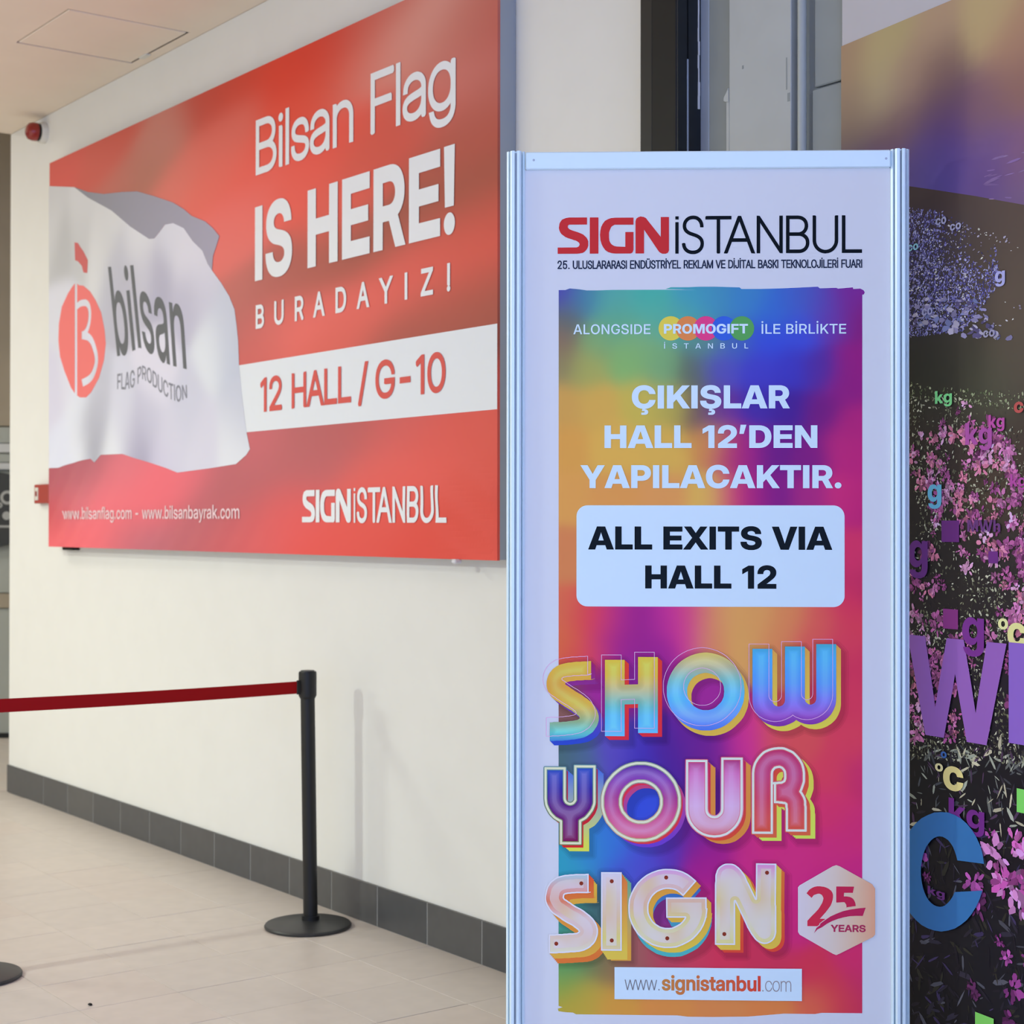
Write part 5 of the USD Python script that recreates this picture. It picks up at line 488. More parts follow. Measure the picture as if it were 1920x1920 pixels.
# ---------------------------------------------------------------- the wall right of the banner: cladding, column, pipe
def wx(v): return v[0]
clad = thing('wall_right', kind='structure')
def slab(name, a, b, depth, mat, z0=0.0, z1=CEIL, thick=.05, bevel=.002, label=None):
    return obj(name, bx(wx(a), wx(b), WALL_Y - depth, WALL_Y - depth + thick, z0, z1, bevel), mat, clad, label=label)
slab('jamb', (-3.6443, 2.8833), (-3.5775, 2.8690), .004, M_BLUEPAINT, label='blue-grey strip of the jamb')
slab('jamb', (-3.5796, 2.8698), (-3.4654, 2.8453), .002, M_GREYWALL)
slab('panel', (-3.4604, 2.8389), (-3.2159, 2.7866), .035, M_LIGHTPANEL, label='pale grey panel')
slab('panel_edge', (-3.4756, 2.7335), (-3.4613, 2.7307), .033, M_LIGHTPANEL, 0, (-3.4712, 2.7793)[1], .02)
fx, fz = (-3.4681, 2.7938)
m = extrude(Polygon([(.006, .022), (-.002, .010), (-.012, -.002), (-.013, -.012), (-.006, -.016), (.007, -.018)]), .003); m.apply_transform(trimesh.transformations.rotation_matrix(math.pi / 2, (1, 0, 0))); m.apply_translation((fx, WALL_Y - .034, fz))
obj('paint_flake', m, M_LIGHTPANEL, clad)
for (px_, pz_), w_, h_ in (((-3.4038, 2.8637), .003, .005), ((-3.2321, 2.8080), .0022, .045), ((-3.2240, 2.7406), .005, .012)): obj('scuff', bx(px_ - w_, px_ + w_, WALL_Y - .0356, WALL_Y - .0345, pz_ - h_, pz_ + h_), M_GREYWALL, clad, label='dark chip in the paint')
slab('backing', (-3.2758, 2.8051), (-2.9821, 2.7422), 0.0, M_GREYWALL)
zj = (-3.0929, 2.7520)[1]
slab('panel', (-3.1476, 2.8492), (-3.0071, 2.8173), .014, M_GREYWALL, zj + .003, CEIL, .014, .003)
slab('panel', (-3.1547, 2.7027), (-3.0054, 2.6727), .016, M_GREYWALL, 0, zj - .003, .016, .003)
pipe = thing('drain_pipe', 'thin grey pipe running down the wall between two grey panels', 'pipe', (wx((-3.1784, 2.7793)), WALL_Y - .03, 0))
obj('pipe', rod((0, 0, 0), (0, 0, CEIL), .0125, 24), M_PIPE, pipe, smooth=40)
for z_ in (1.2, 3.45): obj('pipe_clip', bx(-.02, .02, -.004, .03, z_, z_ + .02, .002), M_PIPE, pipe)
column = thing('steel_column', 'black steel column beside the pale wall, behind the top of the exit notice', 'column', (wx((-3.7822, 2.8973)), WALL_Y - .10, 0))
cw1, cw2 = wx((-3.7263, 2.8853)) - wx((-3.7822, 2.8973)), wx((-3.6153, 2.8615)) - wx((-3.7822, 2.8973))
obj('flange', bx(0, cw1, .004, .0995, 0, CEIL, .003), M_BLACK, column)
obj('face', bx(cw1, cw2, .0, .0995, 0, CEIL, .004), M_STEEL, column)
obj('side_plate', bx(cw2, cw2 + .003, .004, .040, 0, CEIL), M_STEELBLUE, column, label='dark blue side of the column')
obj('side_plate', bx(cw2, cw2 + .003, .046, .0995, 0, CEIL), M_STEELBLUE, column)
obj('edge_bead', bx(cw2, cw2 + .005, .040, .046, 0, 2.93, .001), M_BLUEPAINT, column)
zz = np.linspace((-3.6203, 2.7877)[1], CEIL, 26)
obj('sealant_bead', join(*[bx(cw2, cw2 + .005 + rnd.uniform(0, .0015), .083 + rnd.uniform(0, .002), .090 + rnd.uniform(-.002, .002), a, b) for a, b in zip(zz[:-1], zz[1:])]), M_SEAL, column, label='ragged white bead of sealant')

# ================================================================ the red banner on the wall
bx0, bx1, bz0, bz1, bth = BANNER
BW, BH = bx1 - bx0, bz1 - bz0
banner = thing('wall_banner', 'large red fabric banner with a white flag and white lettering, on the cream wall', 'banner', (bx0, WALL_Y - bth, bz0))
def ripple(v):                                                      # slack cloth in the lower corners
    v = np.asarray(v); x, z = v[:, 0], v[:, 1]
    a = np.exp(-((x - .25) / .42) ** 2 - ((z - .22) / .30) ** 2); s = (z - .85 * x) / .028
    c = np.exp(-((x - BW + .16) / .30) ** 2 - ((z - .14) / .2) ** 2); t = (z + .55 * (x - BW)) / .026
    e = np.exp(-((x - 1.75) / .6) ** 2 - (z / .2) ** 2); u = (z - 1.1 * x) / .035
    fade = np.clip(np.minimum(np.minimum(x, BW - x), np.minimum(z, BH - z)) / .03, 0, 1)
    return fade * (.0050 * a * (1 + np.sin(s)) + .0042 * c * (1 + np.sin(t)) + .0028 * e * (1 + np.sin(u)))
cloth = rect(0, 0, BW, BH)
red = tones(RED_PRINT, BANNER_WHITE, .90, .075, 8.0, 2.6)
obj('frame', bx(.012, BW - .012, .003, bth - .002, .012, BH - .012), M_SIDE, banner, label='grey metal frame')
obj('frame_side', bx(BW - .012, BW - .001, .010, bth - .002, .002, BH - .002), M_SIDE, banner, label='grey side of the frame')
def bprint(name, g, layer, color, step=None, label=None, parent=None): return printed(name, g, parent or banner, layer, color, M_FABRIC, step, ripple, label, eps=.0007)
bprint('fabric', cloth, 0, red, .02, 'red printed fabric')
hem = []
for (a, b) in (((0, 0), (BW, 0)), ((BW, 0), (BW, BH)), ((BW, BH), (0, BH)), ((0, BH), (0, 0))):
    n = 80; t = np.linspace(0, 1, n); P = np.outer(1 - t, a) + np.outer(t, b); hem.append(P)
v, f, n = [], [], 0
for P in hem:
    k = len(P); front = np.column_stack([P[:, 0], np.zeros(k), P[:, 1]]); back = front + (0, .011, 0); v += [front, back]
    for i in range(k - 1): f += [[n + i, n + k + i, n + k + i + 1], [n + i, n + k + i + 1, n + i + 1]]
    n += 2 * k
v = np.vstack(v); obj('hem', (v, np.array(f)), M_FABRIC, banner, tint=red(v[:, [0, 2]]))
wb = WHITE_BAND; bwhite = ink((230, 234, 250), BANNER_WHITE, .90)
bprint('white_band', rect(wb[0], wb[1], BW, wb[3]), 1, bwhite, .06)
flag_tone = tones(FLAG_TONE, BANNER_WHITE, .90, .085)
flag = mmp(FLAG)
bprint('flag_print', flag, 2, flag_tone, .02, 'printed white flag')
fold = mmp(FLAG_FOLD); f0, f1 = fold.bounds[0], fold.bounds[2]
def fold_tone(v): t = np.clip((v[:, :1] - f0) / (f1 - f0), 0, 1); return ink((140, 140, 146), BANNER_WHITE, .90) * (1 - t) + ink((172, 167, 184), BANNER_WHITE, .90) * t
bprint('flag_fold', fold, 3, fold_tone, .03, 'grey turned-over edge of the flag')
em = mmp(EMBLEM).intersection(flag); emb = unary_union([strokes([s], w) for w, s in EMBLEM_LINES])
for q in polys(em.difference(emb)): bprint('emblem', q, 3, ink((240, 125, 120), BANNER_WHITE, .90), .05, 'piece of the red oval emblem cut by a white letter B')
bprint('emblem', mmp(EMBLEM_WISP), 3, ink((206, 105, 102), BANNER_WHITE, .90))
grey = ink((108, 110, 112), BANNER_WHITE, .90)
g = line_shape('bilsan', 'M', -6); bprint('lettering', along(g, *BILSAN_CURVES, g.bounds[3]), 3, grey, label='grey word bilsan on the flag')
g = line_shape('FLAG PRODUCTION', 'M'); bprint('lettering', along(g, *FLAGPROD_CURVES, g.bounds[3]), 3, ink((140, 140, 150), BANNER_WHITE, .90), label='grey words FLAG PRODUCTION')
white = ink((232, 234, 250), BANNER_WHITE, .92)
def bfit(s, font, a, b, t, grow=0, track=0, color=white, label=None, height=CAP, sep=1):
    z0 = (a[1] + b[1]) / 2; word(banner, label, fit_letters(s, font, a[0], b[0], z0, z0 + t, grow, track, height), lambda g, x: bprint('letter', g, 4, color, .02 if b[1] < .5 else None, parent=x))
bfit('Bilsan Flag', 'T', (2.3286, 1.6038), (3.8079, 1.5964), (2.3262, 1.8373)[1] - (2.3272, 1.6041)[1], .0115, 12, label='white words Bilsan Flag')
bfit('IS HERE!', 'B', (2.3234, 1.1537), (3.8039, 1.1513), (2.3235, 1.4669)[1] - (2.3248, 1.1536)[1], 0, -6, label='white words IS HERE!')
bfit('BURADAYIZ!', 'T', (2.3313, 0.9447), (3.7762, 0.9531), (2.3295, 1.0444)[1] - (2.3299, 0.9441)[1], .0075, 720, label='white spaced word BURADAYIZ!')
bfit('12 HALL / G-10', 'T', (2.3728, 0.5958), (3.7471, 0.5922), (2.4236, 0.7391)[1] - (2.4242, 0.5950)[1], .0095, 30, color=ink((219, 95, 86), BANNER_WHITE, .90), label='red words 12 HALL / G-10')
bfit('www.bilsanflag.com - www.bilsanbayrak.com', 'M', (0.2115, 0.1478), (2.1878, 0.1447), (1.3874, 0.2098)[1] - (1.3878, 0.1459)[1], 0, color=ink((240, 205, 208), BANNER_WHITE, .92), label='pale web addresses', height=756)

def logo(x0, x1, z0, z1, heavy, light, put, grow):
    """The organiser's word mark: four heavy letters, a small i, then light letters; drawn once on the notice, fitted here."""
    P = [mmp(s) for s in LOGO_HEAVY]; a = unary_union(P).bounds; X1 = LOGO_LIGHT[-1][2]; sx, sz = (x1 - x0) / (X1 - a[0]), (z1 - z0) / (a[3] - a[1])
    tr = lambda g: affinity.affine_transform(g, [sx, 0, 0, sz, x0 - a[0] * sx, z0 - a[1] * sz])
    put(unary_union([tr(g) for g in P]), heavy)
    H = a[3] - a[1]; u = H / 70.0; out = []
    ix = P[3].bounds[2] + 11.3 * u
    w = grow / sx * 2
    out += [tr(rect(ix, a[1], ix + 5.9 * u, a[3] - 11 * u)), tr(rect(ix, a[3] - 6.2 * u, ix + 6.0 * u, a[3] - .2 * u))]
    for ch, l, r in LOGO_LIGHT:
        out.append(fit(ch, 'T', x0 + (l - a[0]) * sx, x0 + (r - a[0]) * sx, z0, z1, grow))
    put(unary_union(out), light)
l0, l1 = (2.7280, 0.1287), (3.7547, 0.1290)
logo(l0[0], l1[0], l0[1], (2.7276, 0.2625)[1], white, white, lambda g, c: bprint('logo', g, 4, c, .02), .0075)
clip = thing('cable_clip', 'small white clip under the lower edge of the red banner', 'clip', ((-4.7689, 1.4163)[0], WALL_Y - .088, (-4.7689, 1.4163)[1]))
obj('clip_body', bx(-.013, .013, -.010, .02, -.008, .008, .004), M_SEAL, clip)
bracket = thing('banner_bracket', 'dark bracket under the left end of the red banner', 'bracket', ((-8.4219, 1.4129)[0], WALL_Y - .03, bz0 - .008))
obj('bracket_plate', bx(-.07, .07, -.012, .03, -.009, .008, .003), M_STEEL, bracket)

# ---------------------------------------------------------------- alarm devices on the wall
sx_, sz_ = (-8.8592, 3.7048)
strobe = thing('alarm_beacon', 'round red alarm beacon high on the wall, left of the banner', 'alarm', (sx_, WALL_Y, sz_))
RX = trimesh.transformations.rotation_matrix(math.pi / 2, (1, 0, 0))
def turned(profile): m = lathe(profile, 32); m.apply_transform(RX); return m
obj('backplate', turned([(0, 0), (.056, 0), (.058, .012), (.054, .030), (.046, .036), (0, .036)]), M_WHITEPLASTIC, strobe, smooth=40)
obj('collar', turned([(0, .034), (.047, .034), (.049, .046), (.047, .052), (0, .052)]), M_STEEL, strobe, smooth=40)
obj('lens', turned([(0, .05), (.050, .05), (.050, .072), (.044, .092), (.028, .104), (0, .107)]), M_REDLENS, strobe, smooth=40, label='red lens')
cx, cz = (-8.7867, 1.7148)
call = thing('call_point', 'small red call point half hidden by the left edge of the banner', 'alarm', (cx, WALL_Y - .035, cz))
obj('housing', bx(-.13, .08, 0, .0345, -.058, .047, .004), M_REDBOX, call)
obj('window', bx(-.112, -.068, -.003, .002, -.040, .030, .001), M_WHITEPLASTIC, call, label='white plate')
obj('button', bx(-.100, -.080, -.006, -.001, -.018, .010, .001), M_REDLENS, call)

# ================================================================ the far end, past the end of the wall
far = thing('far_partition', 'dim brown and grey partition seen past the end of the cream wall', 'partition', (-11.75, 4.25, 0), 53.1)
zf = lambda y: 1.55 + (981 - y) / 3102.7 * 11.98
obj('upper_panel', bx(-1.6, 1.6, 0, .04, zf(800), 4.5, .004), M_FARBROWN, far)
obj('rail', bx(-1.6, 1.6, -.01, .04, zf(832), zf(802), .004), M_FARGREY, far)
obj('rail', bx(-1.6, 1.6, -.03, .04, zf(850), zf(833), .004), M_FARRAIL, far)
obj('rail', bx(-1.6, 1.6, -.01, .04, zf(868), zf(851), .004), M_FARGREY, far)
obj('rail', bx(-1.6, 1.6, -.03, .04, zf(882), zf(869), .004), M_FARRAIL, far)
obj('lower_panel', bx(-1.6, 1.6, 0, .04, zf(1112), zf(882.5), .004), M_FARGREY, far)
obj('rail', bx(-1.6, 1.6, -.02, .04, zf(1140), zf(1113), .004), M_FARBROWN, far)
obj('lower_panel', bx(-1.6, 1.6, 0, .04, .03, zf(1140.5), .004), M_FARGREY, far)
obj('kick_plate', bx(-1.6, 1.6, -.02, .04, 0, .035, .003), M_STEEL, far)
a = math.radians(53.1); fo = np.array([-11.75, 4.25, 0]) + np.array([math.sin(a), -math.cos(a), 0]) * .05
board = thing('round_board', 'round-cornered black board with pale marks, on the far grey partition', 'sign', (fo[0], fo[1], 0), 53.1)
bz = (zf(882) + zf(1030)) / 2; bh = (zf(882) - zf(1030)) / 2
sh = affinity.scale(Point(0, 0).buffer(1, quad_segs=24), .62, bh * 1.0); sh = unary_union([sh, affinity.translate(rect(-.45, -bh * .97, .1, bh * .97).buffer(.0), -.12, 0)])
m = extrude(sh, .04); m.apply_transform(RX); m.apply_translation((-.25, .02, bz)); obj('board', m, M_BLACK, board)
for (x, z, r, t) in ((.035, .085, .05, .02), (.03, -.045, .03, .03), (-.02, .03, .02, .012)):
    ring = Point(0, 0).buffer(r).difference(Point(0, 0).buffer(max(r - t, .001))); m = extrude(ring, .004); m.apply_transform(RX); m.apply_translation((x, -.019, bz + z)); obj('mark', m, M_MARK, board)
obj('mark', bx(-.12, .07, -.023, -.018, bz - .13, bz - .115), M_MARK, board)

# ================================================================ belt barrier
POST_A, POST_B = np.array([*(-5.5611, 3.1979), 0]), np.array([*(-5.6236, 1.9221), 0])
lean = np.array([.601, .800, 0]); BELT_Z = .921
def stanchion(label, at, foot, head):
    t = thing('belt_stanchion', label, 'stanchion', at, group=None)
    obj('base', lathe([(0, 0), (.160, 0), (.1655, .002), (.1665, .008), (.163, .013), (.150, .0165), (.060, .024), (.040, .028), (0, .028)], 72), M_BASE, t, smooth=35)
    a, b = lean * foot + (0, 0, .024), lean * head + (0, 0, .905)
    obj('post', rod(a, b, .0275, 40), M_BLACK, t, smooth=40)
    obj('post_collar', rod(a, a + (0, 0, .020), .034, 40), M_BLACK, t, smooth=40)
    hd = lathe([(0, 0), (.0285, 0), (.0345, .012), (.0345, .098), (.0325, .104), (0, .104)], 40); hd.apply_translation(lean * head + (0, 0, .876))
    obj('head', hd, M_BLACK, t, smooth=35)
    cp = lathe([(0, 0), (.027, 0), (.026, .004), (0, .005)], 32); cp.apply_translation(lean * head + (0, 0, .980)); obj('cap', cp, M_BASE, t, smooth=35)
    return t
sA = stanchion('black belt stanchion close to the cream wall, its red belt drawn out leftwards', POST_A, .010, -.003)
sB = stanchion('second black stanchion, only the edge of its round base in view at lower left', POST_B, .0, .0)
d = POST_B - POST_A; L = np.linalg.norm(d); d = d / L; s_ = np.array([-d[1], d[0], 0]); t = np.linspace(.033, L - .0362, 40)
v, f = [], []
for i, q in enumerate(t):
    c = d * q + np.array([0, 0, BELT_Z - .004 * math.sin(math.pi * q / L)])
    tw = .0
    for (o, zz_) in ((-.0009, -.0235), (.0009, -.0235), (.0009, .0235), (-.0009, .0235)): v.append(c + s_ * (o + tw) + (0, 0, zz_))
    if i:
        k = 4 * i
        for e in range(4):
            A_, B2 = k - 4 + e, k - 4 + (e + 1) % 4; f += [[A_, B2, B2 + 4], [A_, B2 + 4, A_ + 4]]
k = len(v) - 4; f += [[0, 2, 1], [0, 3, 2], [k, k + 1, k + 2], [k, k + 2, k + 3]]
obj('belt', trimesh.Trimesh(np.array(v), np.array(f), process=False), M_BELT, sA, label='red belt')
cl = bx(-.008, .010, -.004, .004, -.027, .027, .002); cl.apply_transform(trimesh.transformations.rotation_matrix(math.atan2(d[1], d[0]), (0, 0, 1))); cl.apply_translation(d * .040 + (0, 0, BELT_Z)); obj('belt_clip', cl, M_BLACK, sA)
px_, py_ = (-5.0735, 2.1167)
crumb = thing('floor_crumb', 'tiny dark crumb lying on the pale floor tiles', 'crumb', (px_, py_, 0))
m = trimesh.creation.icosphere(2, .008); m.vertices *= (1.2, .8, .45) * (1 + .3 * (meshkit.noise(m.vertices * 250) - .5))[:, None]; m.apply_translation((0, 0, .0036)); obj('crumb', m, M_STEEL, crumb, smooth=60)

# ================================================================ the printed mural on the hoarding
hoard = thing('hoarding', 'tall grey hoarding wall that carries the printed mural', 'wall', MURAL_AT, MURAL_TURN)
ML = 2.3
obj('board', bx(0, ML, .002, .022, 0, CEIL - .002, .002), M_HOARD, hoard)
mural = thing('mural', 'printed mural of a flowering hillside at dusk with floating unit signs', 'mural', MURAL_AT, MURAL_TURN)
zt0, zt1 = (0.0275, 2.8399), (0.4326, 2.8399)
slope = (zt1[1] - zt0[1]) / (zt1[0] - zt0[0]); slope = max(-.08, min(.08, slope))
art = Polygon([(0, .0), (ML, 0), (ML, zt0[1] + slope * .45), (.45, zt0[1] + slope * .45), (0, zt0[1])])
hl = np.array(HILL_LINE, float) / 1000; order = np.argsort(hl[:, 0]); hl = hl[order]
hl = np.vstack([[-.01, hl[0, 1]], hl, [ML + .1, hl[-1, 1] - .12]])
land = Polygon([(-.01, -.01), *hl, (ML + .1, -.01)][0:1] + [tuple(q) for q in hl] + [(ML + .1, -.01)]).buffer(0).intersection(art)
skyart = art.difference(land)
mt, ml_ = tones(SKY_TONE, MURAL_WHITE, .8, .055), tones(LAND_TONE, MURAL_WHITE, .8, .07)
def mprint(name, g, layer, color, step=None, label=None, parent=None): return printed(name, g, mural, layer, color, M_MURAL, step, None, label, eps=.0005)
mprint('sky_print', skyart, 0, mt, .03, 'dusk sky of the print')
mprint('hill_print', land, 0, ml_, .03, 'dark hillside of the print, with glare painted in towards the right')  # paler tones towards the right are glare laid into the colour
Z = {k: mmp(v) for k, v in MURAL_ZONES.items()}
Z['violet'] = Z['violet'].buffer(.03)
# beyond the edge of the view the meadow goes on
for k in ('leaf', 'bloom', 'bigleaf', 'dark', 'grass', 'fleck'):
    b = Z[k].bounds; Z[k] = unary_union([Z[k], rect(b[2] - .02, b[1] + .02, ML - .02, b[3] - (.03 if k != 'fleck' else .06))])
def places(r, zone, n, clump, seed, least):
    b = zone.bounds; out = np.zeros((0, 2))
    while len(out) < n:
        p = np.column_stack([r.uniform(b[0], b[2], 4 * n), r.uniform(b[1], b[3], 4 * n)])
        p = p[shapely.contains_xy(zone, p[:, 0], p[:, 1])]
        if clump: p = p[meshkit.noise(np.column_stack([p * clump, np.full(len(p), seed * 1.7)])) + r.normal(0, .07, len(p)) > least]
        out = np.vstack([out, p])
    return out[:n]
def scatter(seed, zone, n, size, aspect, tint, tilt=(0, math.pi), clump=0, sides=6, least=.42):
    r = np.random.default_rng(seed); v, c = [], []
    for x, z in places(r, zone, n, clump, seed, least):
        s = r.uniform(*size) / 2; a = r.uniform(*tilt); k = r.uniform(*aspect); t = np.arange(sides) / sides * 2 * np.pi
        e = np.column_stack([np.cos(t) * s, np.sin(t) * s * k]) * (1 + r.uniform(-.25, .25, (sides, 1)))
        v.append(e @ np.array([[math.cos(a), math.sin(a)], [-math.sin(a), math.cos(a)]]) + (x, z)); c.append(tint(r))
    return v, c
def blooms(seed, zone, n, size, tint, clump, least=.46):
    r = np.random.default_rng(seed); v, c = [], []
    for x, z in places(r, zone, n, clump, seed, least):
        R = r.uniform(*size) / 2; base = tint(r)
        for k in range(int(r.integers(9, 17))):
            a, q = r.uniform(0, 2 * np.pi), R * math.sqrt(r.uniform(0.02, 1)); s = R * r.uniform(.24, .42); t = np.arange(7) / 7 * 2 * np.pi
            e = np.column_stack([np.cos(t) * s, np.sin(t) * s * r.uniform(.4, .75)]) * (1 + r.uniform(-.25, .25, (7, 1)))
            v.append(e @ np.array([[math.cos(a), math.sin(a)], [-math.sin(a), math.cos(a)]]) + (x + q * math.cos(a), z + q * math.sin(a) * .85))
            c.append(np.clip(base * r.uniform(.3, 1.3), 0, .9))
    return v, c
def flecks(name, layer, data, label=None):
    vs, fs, cs, n = [], [], [], 0
    for k, (e, c) in enumerate(zip(*data)):
        m_ = len(e); y = np.full(m_, -(layer + (k % 9) / 10) * .0005); vs.append(np.column_stack([e[:, 0], y, e[:, 1]])); cs.append(np.tile(c, (m_, 1)))
        fs.append(np.array([[n, n + i, n + i + 1] for i in range(1, m_ - 1)])); n += m_
    return obj(name, (np.vstack(vs), np.vstack(fs)), M_MURAL, mural, tint=np.vstack(cs), label=label, kind='stuff')
mi = lambda *c: (lambda r: ink(np.array(c[r.integers(len(c))]), MURAL_WHITE) * r.uniform(.75, 1.2))
flecks('violet_flowers', 1, scatter(1, Z['violet'], 4200, (.0025, .009), (.3, .7), mi((95, 92, 160), (122, 120, 182), (76, 72, 138), (58, 55, 108), (150, 150, 200)), clump=9), 'violet flowers of the print')
flecks('pale_flowers', 2, scatter(2, Z['fleck'], 1500, (.003, .010), (.3, .7), mi((150, 145, 175), (170, 168, 185), (120, 112, 140), (185, 185, 190)), (-.5, .5), clump=7))
flecks('stones', 2, scatter(3, Z['pebble'], 110, (.008, .030), (.3, .6), mi((120, 115, 160), (105, 112, 165), (150, 145, 175), (75, 68, 110)), (-.5, .3)))
flecks('grass', 1, scatter(4, Z['grass'], 1600, (.003, .010), (.3, .7), mi((120, 130, 100), (150, 155, 130), (80, 90, 65), (60, 66, 48))))
flecks('leaves', 1, scatter(5, Z['leaf'], 17000, (.0035, .012), (.25, .6), mi((110, 112, 95), (80, 80, 68), (150, 152, 138), (60, 58, 50), (46, 42, 40), (175, 175, 165)), clump=11), 'small leaves of the print')
flecks('big_leaves', 1, scatter(6, Z['bigleaf'], 1100, (.012, .045), (.12, .3), mi((95, 98, 100), (60, 62, 72), (140, 145, 140), (40, 36, 48), (165, 160, 145), (70, 50, 80)), clump=5))
flecks('dark_leaves', 1, scatter(7, Z['dark'], 1500, (.010, .055), (.1, .3), mi((28, 24, 36), (38, 34, 50), (24, 20, 30), (52, 42, 80), (40, 38, 34), (70, 70, 85)), clump=4))
pink = mi((182, 108, 166), (162, 85, 146), (200, 142, 190), (132, 64, 122), (190, 112, 150))
flecks('pink_flowers', 3, blooms(8, Z['bloom'], 1250, (.014, .052), pink, 7, .45), 'pink blossoms of the print')
flecks('purple_flowers', 3, blooms(9, Z['dark'], 60, (.03, .08), mi((120, 50, 120), (150, 70, 150), (90, 40, 90)), 3))
flecks('large_flower', 4, blooms(10, Z['bigbloom'], 12, (.06, .10), mi((180, 85, 165), (195, 100, 180), (160, 70, 150), (205, 130, 200)), 0), 'large pink blossom')
flecks('cloud_streaks', 1, scatter(11, Z['cloud'], 26, (.02, .06), (.06, .14), mi((120, 95, 150), (135, 110, 160), (110, 85, 140)), (-.25, .1)))
for k, (s, x0, x1, z0, z1, c) in enumerate(MURAL_WORDS):
    low = {'CO2': CAP, 'W': CAP, 'I': CAP, 'MWh': 756, 'kg': 756, 'g': 560, 'c': 560, 'o': 560}[s]
    mprint('lettering', fit(s.replace('CO2', 'co'), 'B', x0, x1, z0, z1, 0, 0, 560 if s == 'CO2' else low), 6 + k % 5, ink(c, MURAL_WHITE), label='printed letters ' + s if len(s) > 1 else 'printed letter ' + s)
ro, ri, cut = (mmp(q) for q in MURAL_RING)
mprint('lettering', ro.difference(ri).difference(cut), 11, ink((45, 98, 162), MURAL_WHITE), label='large blue letter C')
for x0, z0, x1, z1, *c in MURAL_SQUARES: mprint('square', rect(x0, z0, x1, z1), 6, ink(c, MURAL_WHITE))

# ================================================================ the exit notice
sign = thing('exit_notice', 'tall white exit notice in an aluminium frame with a rainbow panel', 'sign', (SIGN_AT[0], SIGN_AT[1], 0), SIGN_TURN)
pl, pr = (-0.4703, 2.0499)[0], (0.4669, 2.0470)[0]; ztop = ((-0.4709, 2.4637)[1] + (0.4672, 2.4627)[1]) / 2
def profile(r=.0232, slot=.0052, deep=.0062):
    o = Polygon([(r * math.cos(math.radians(22.5 + 45 * k)) * 1.05, r * math.sin(math.radians(22.5 + 45 * k)) * 1.05) for k in range(8)])
    cuts = [affinity.rotate(rect(r * 1.05 - deep - .001, -slot / 2, r * 1.3, slot / 2), 45 * k, origin=(0, 0)) for k in range(8)]
    cuts += [affinity.rotate(rect(r * 1.05 - deep - .004, -slot, r * 1.05 - deep, slot), 45 * k, origin=(0, 0)) for k in range(8)]
    return o.difference(unary_union(cuts)).buffer(-.0006).buffer(.0006, quad_segs=3)
for x in (pl, pr):
    m = extrude(profile(), ztop - .012); m.apply_translation((x, .006, .012)); obj('post', m, M_ALU, sign, label='slotted aluminium post')
    obj('slot_core', rod((x, .006, .013), (x, .006, ztop - .004), .0145, 24), M_ALUDARK, sign, smooth=40)
    obj('foot', bx(x - .05, x + .05, -.11, .07, 0, .012, .003), M_ALU, sign)
zr = ((-0.4473, 2.4169)[1] + (0.4452, 2.4198)[1]) / 2
rx0, rx1 = pl + .0235, pr - .0235
obj('rail', bx(rx0, rx1, -.011, .022, zr, ztop - .002, .0025), M_ALU, sign, label='top rail')
obj('rail', bx(rx0, rx1, -.011, .022, .05, .097, .0025), M_ALU, sign, label='bottom rail')
obj('screw', rod(((-0.4263, 2.4410)[0], -.0112, (-0.4263, 2.4410)[1]), ((-0.4263, 2.4410)[0], -.0105, (-0.4263, 2.4410)[1]), .003, 16), M_ALUDARK, sign)
obj('screw', rod(((0.4322, 2.4395)[0], -.0112, (0.4322, 2.4395)[1]), ((0.4322, 2.4395)[0], -.0105, (0.4322, 2.4395)[1]), .003, 16), M_ALUDARK, sign)
obj('board', bx(rx0 - .002, rx1 + .002, 0, .004, .097, zr, 0), M_PAPER, sign, label='white poster board')
si = lambda *c: ink(c, SIGN_WHITE)
def sprint(name, g, layer, color, step=None, label=None, parent=None): return printed(name, g, parent or sign, layer, color, M_INK, step, None, label, eps=.0004)
grad = tones(GRADIENT, SIGN_WHITE, .82, .031)
GP = mmp(GRADIENT_EDGE)
sprint('rainbow_panel', GP, 1, grad, .012, 'rainbow panel with brushed edges')
SWHITE = np.array([.77, .93, .96])
def sfit(s, font, a, b, ztop_, grow=0, track=0, color=SWHITE, label=None, layer=3, height=CAP, name='lettering', parent=None):
    z0 = (a[1] + b[1]) / 2; ls = fit_letters(s, font, a[0], b[0], z0, ztop_, grow, track, height)
    if parent is not None or len(s) > 40: return sprint(name, unary_union([g for _, g in ls]), layer, color, label=label, parent=parent)
    return word(sign, label, ls, lambda g, x: sprint('letter', g, layer, color, parent=x))
REDC, DARK = si(172, 46, 58), si(10, 18, 30)
la, lb = (-0.3676, 2.2125), (0.3754, 2.2102)
logo(la[0], lb[0], (la[1] + lb[1]) / 2, (0.0038, 2.3032)[1], REDC, DARK, lambda g, c: sprint('logo', g, 2, c, label='red heavy half of the word mark' if c is REDC else 'black light half of the word mark'), .0030)
sfit('25. ULUSLARARASI ENDÜSTRİYEL REKLAM VE DİJİTAL BASKI TEKNOLOJİLERİ FUARI', 'T', (-0.3678, 2.1755), (0.3758, 2.1740), ((-0.3684, 2.1961)[1] + (0.3752, 2.1946)[1]) / 2, .00115, 46, si(30, 40, 72), 'small dark subtitle')
for cx_, col in zip((1257.7, 1289.2, 1323.6, 1357.4, 1391), ((214, 190, 88), (214, 126, 84), (200, 62, 142), (48, 92, 222), (76, 150, 96))): pass
dots = [((-0.0903, 2.0281), si(214, 190, 88)), ((-0.0485, 2.0279), si(214, 126, 84)), ((-0.0045, 2.0278), si(200, 62, 142)), ((0.0395, 2.0277), si(48, 92, 222)), ((0.0832, 2.0275), si(76, 150, 96))]
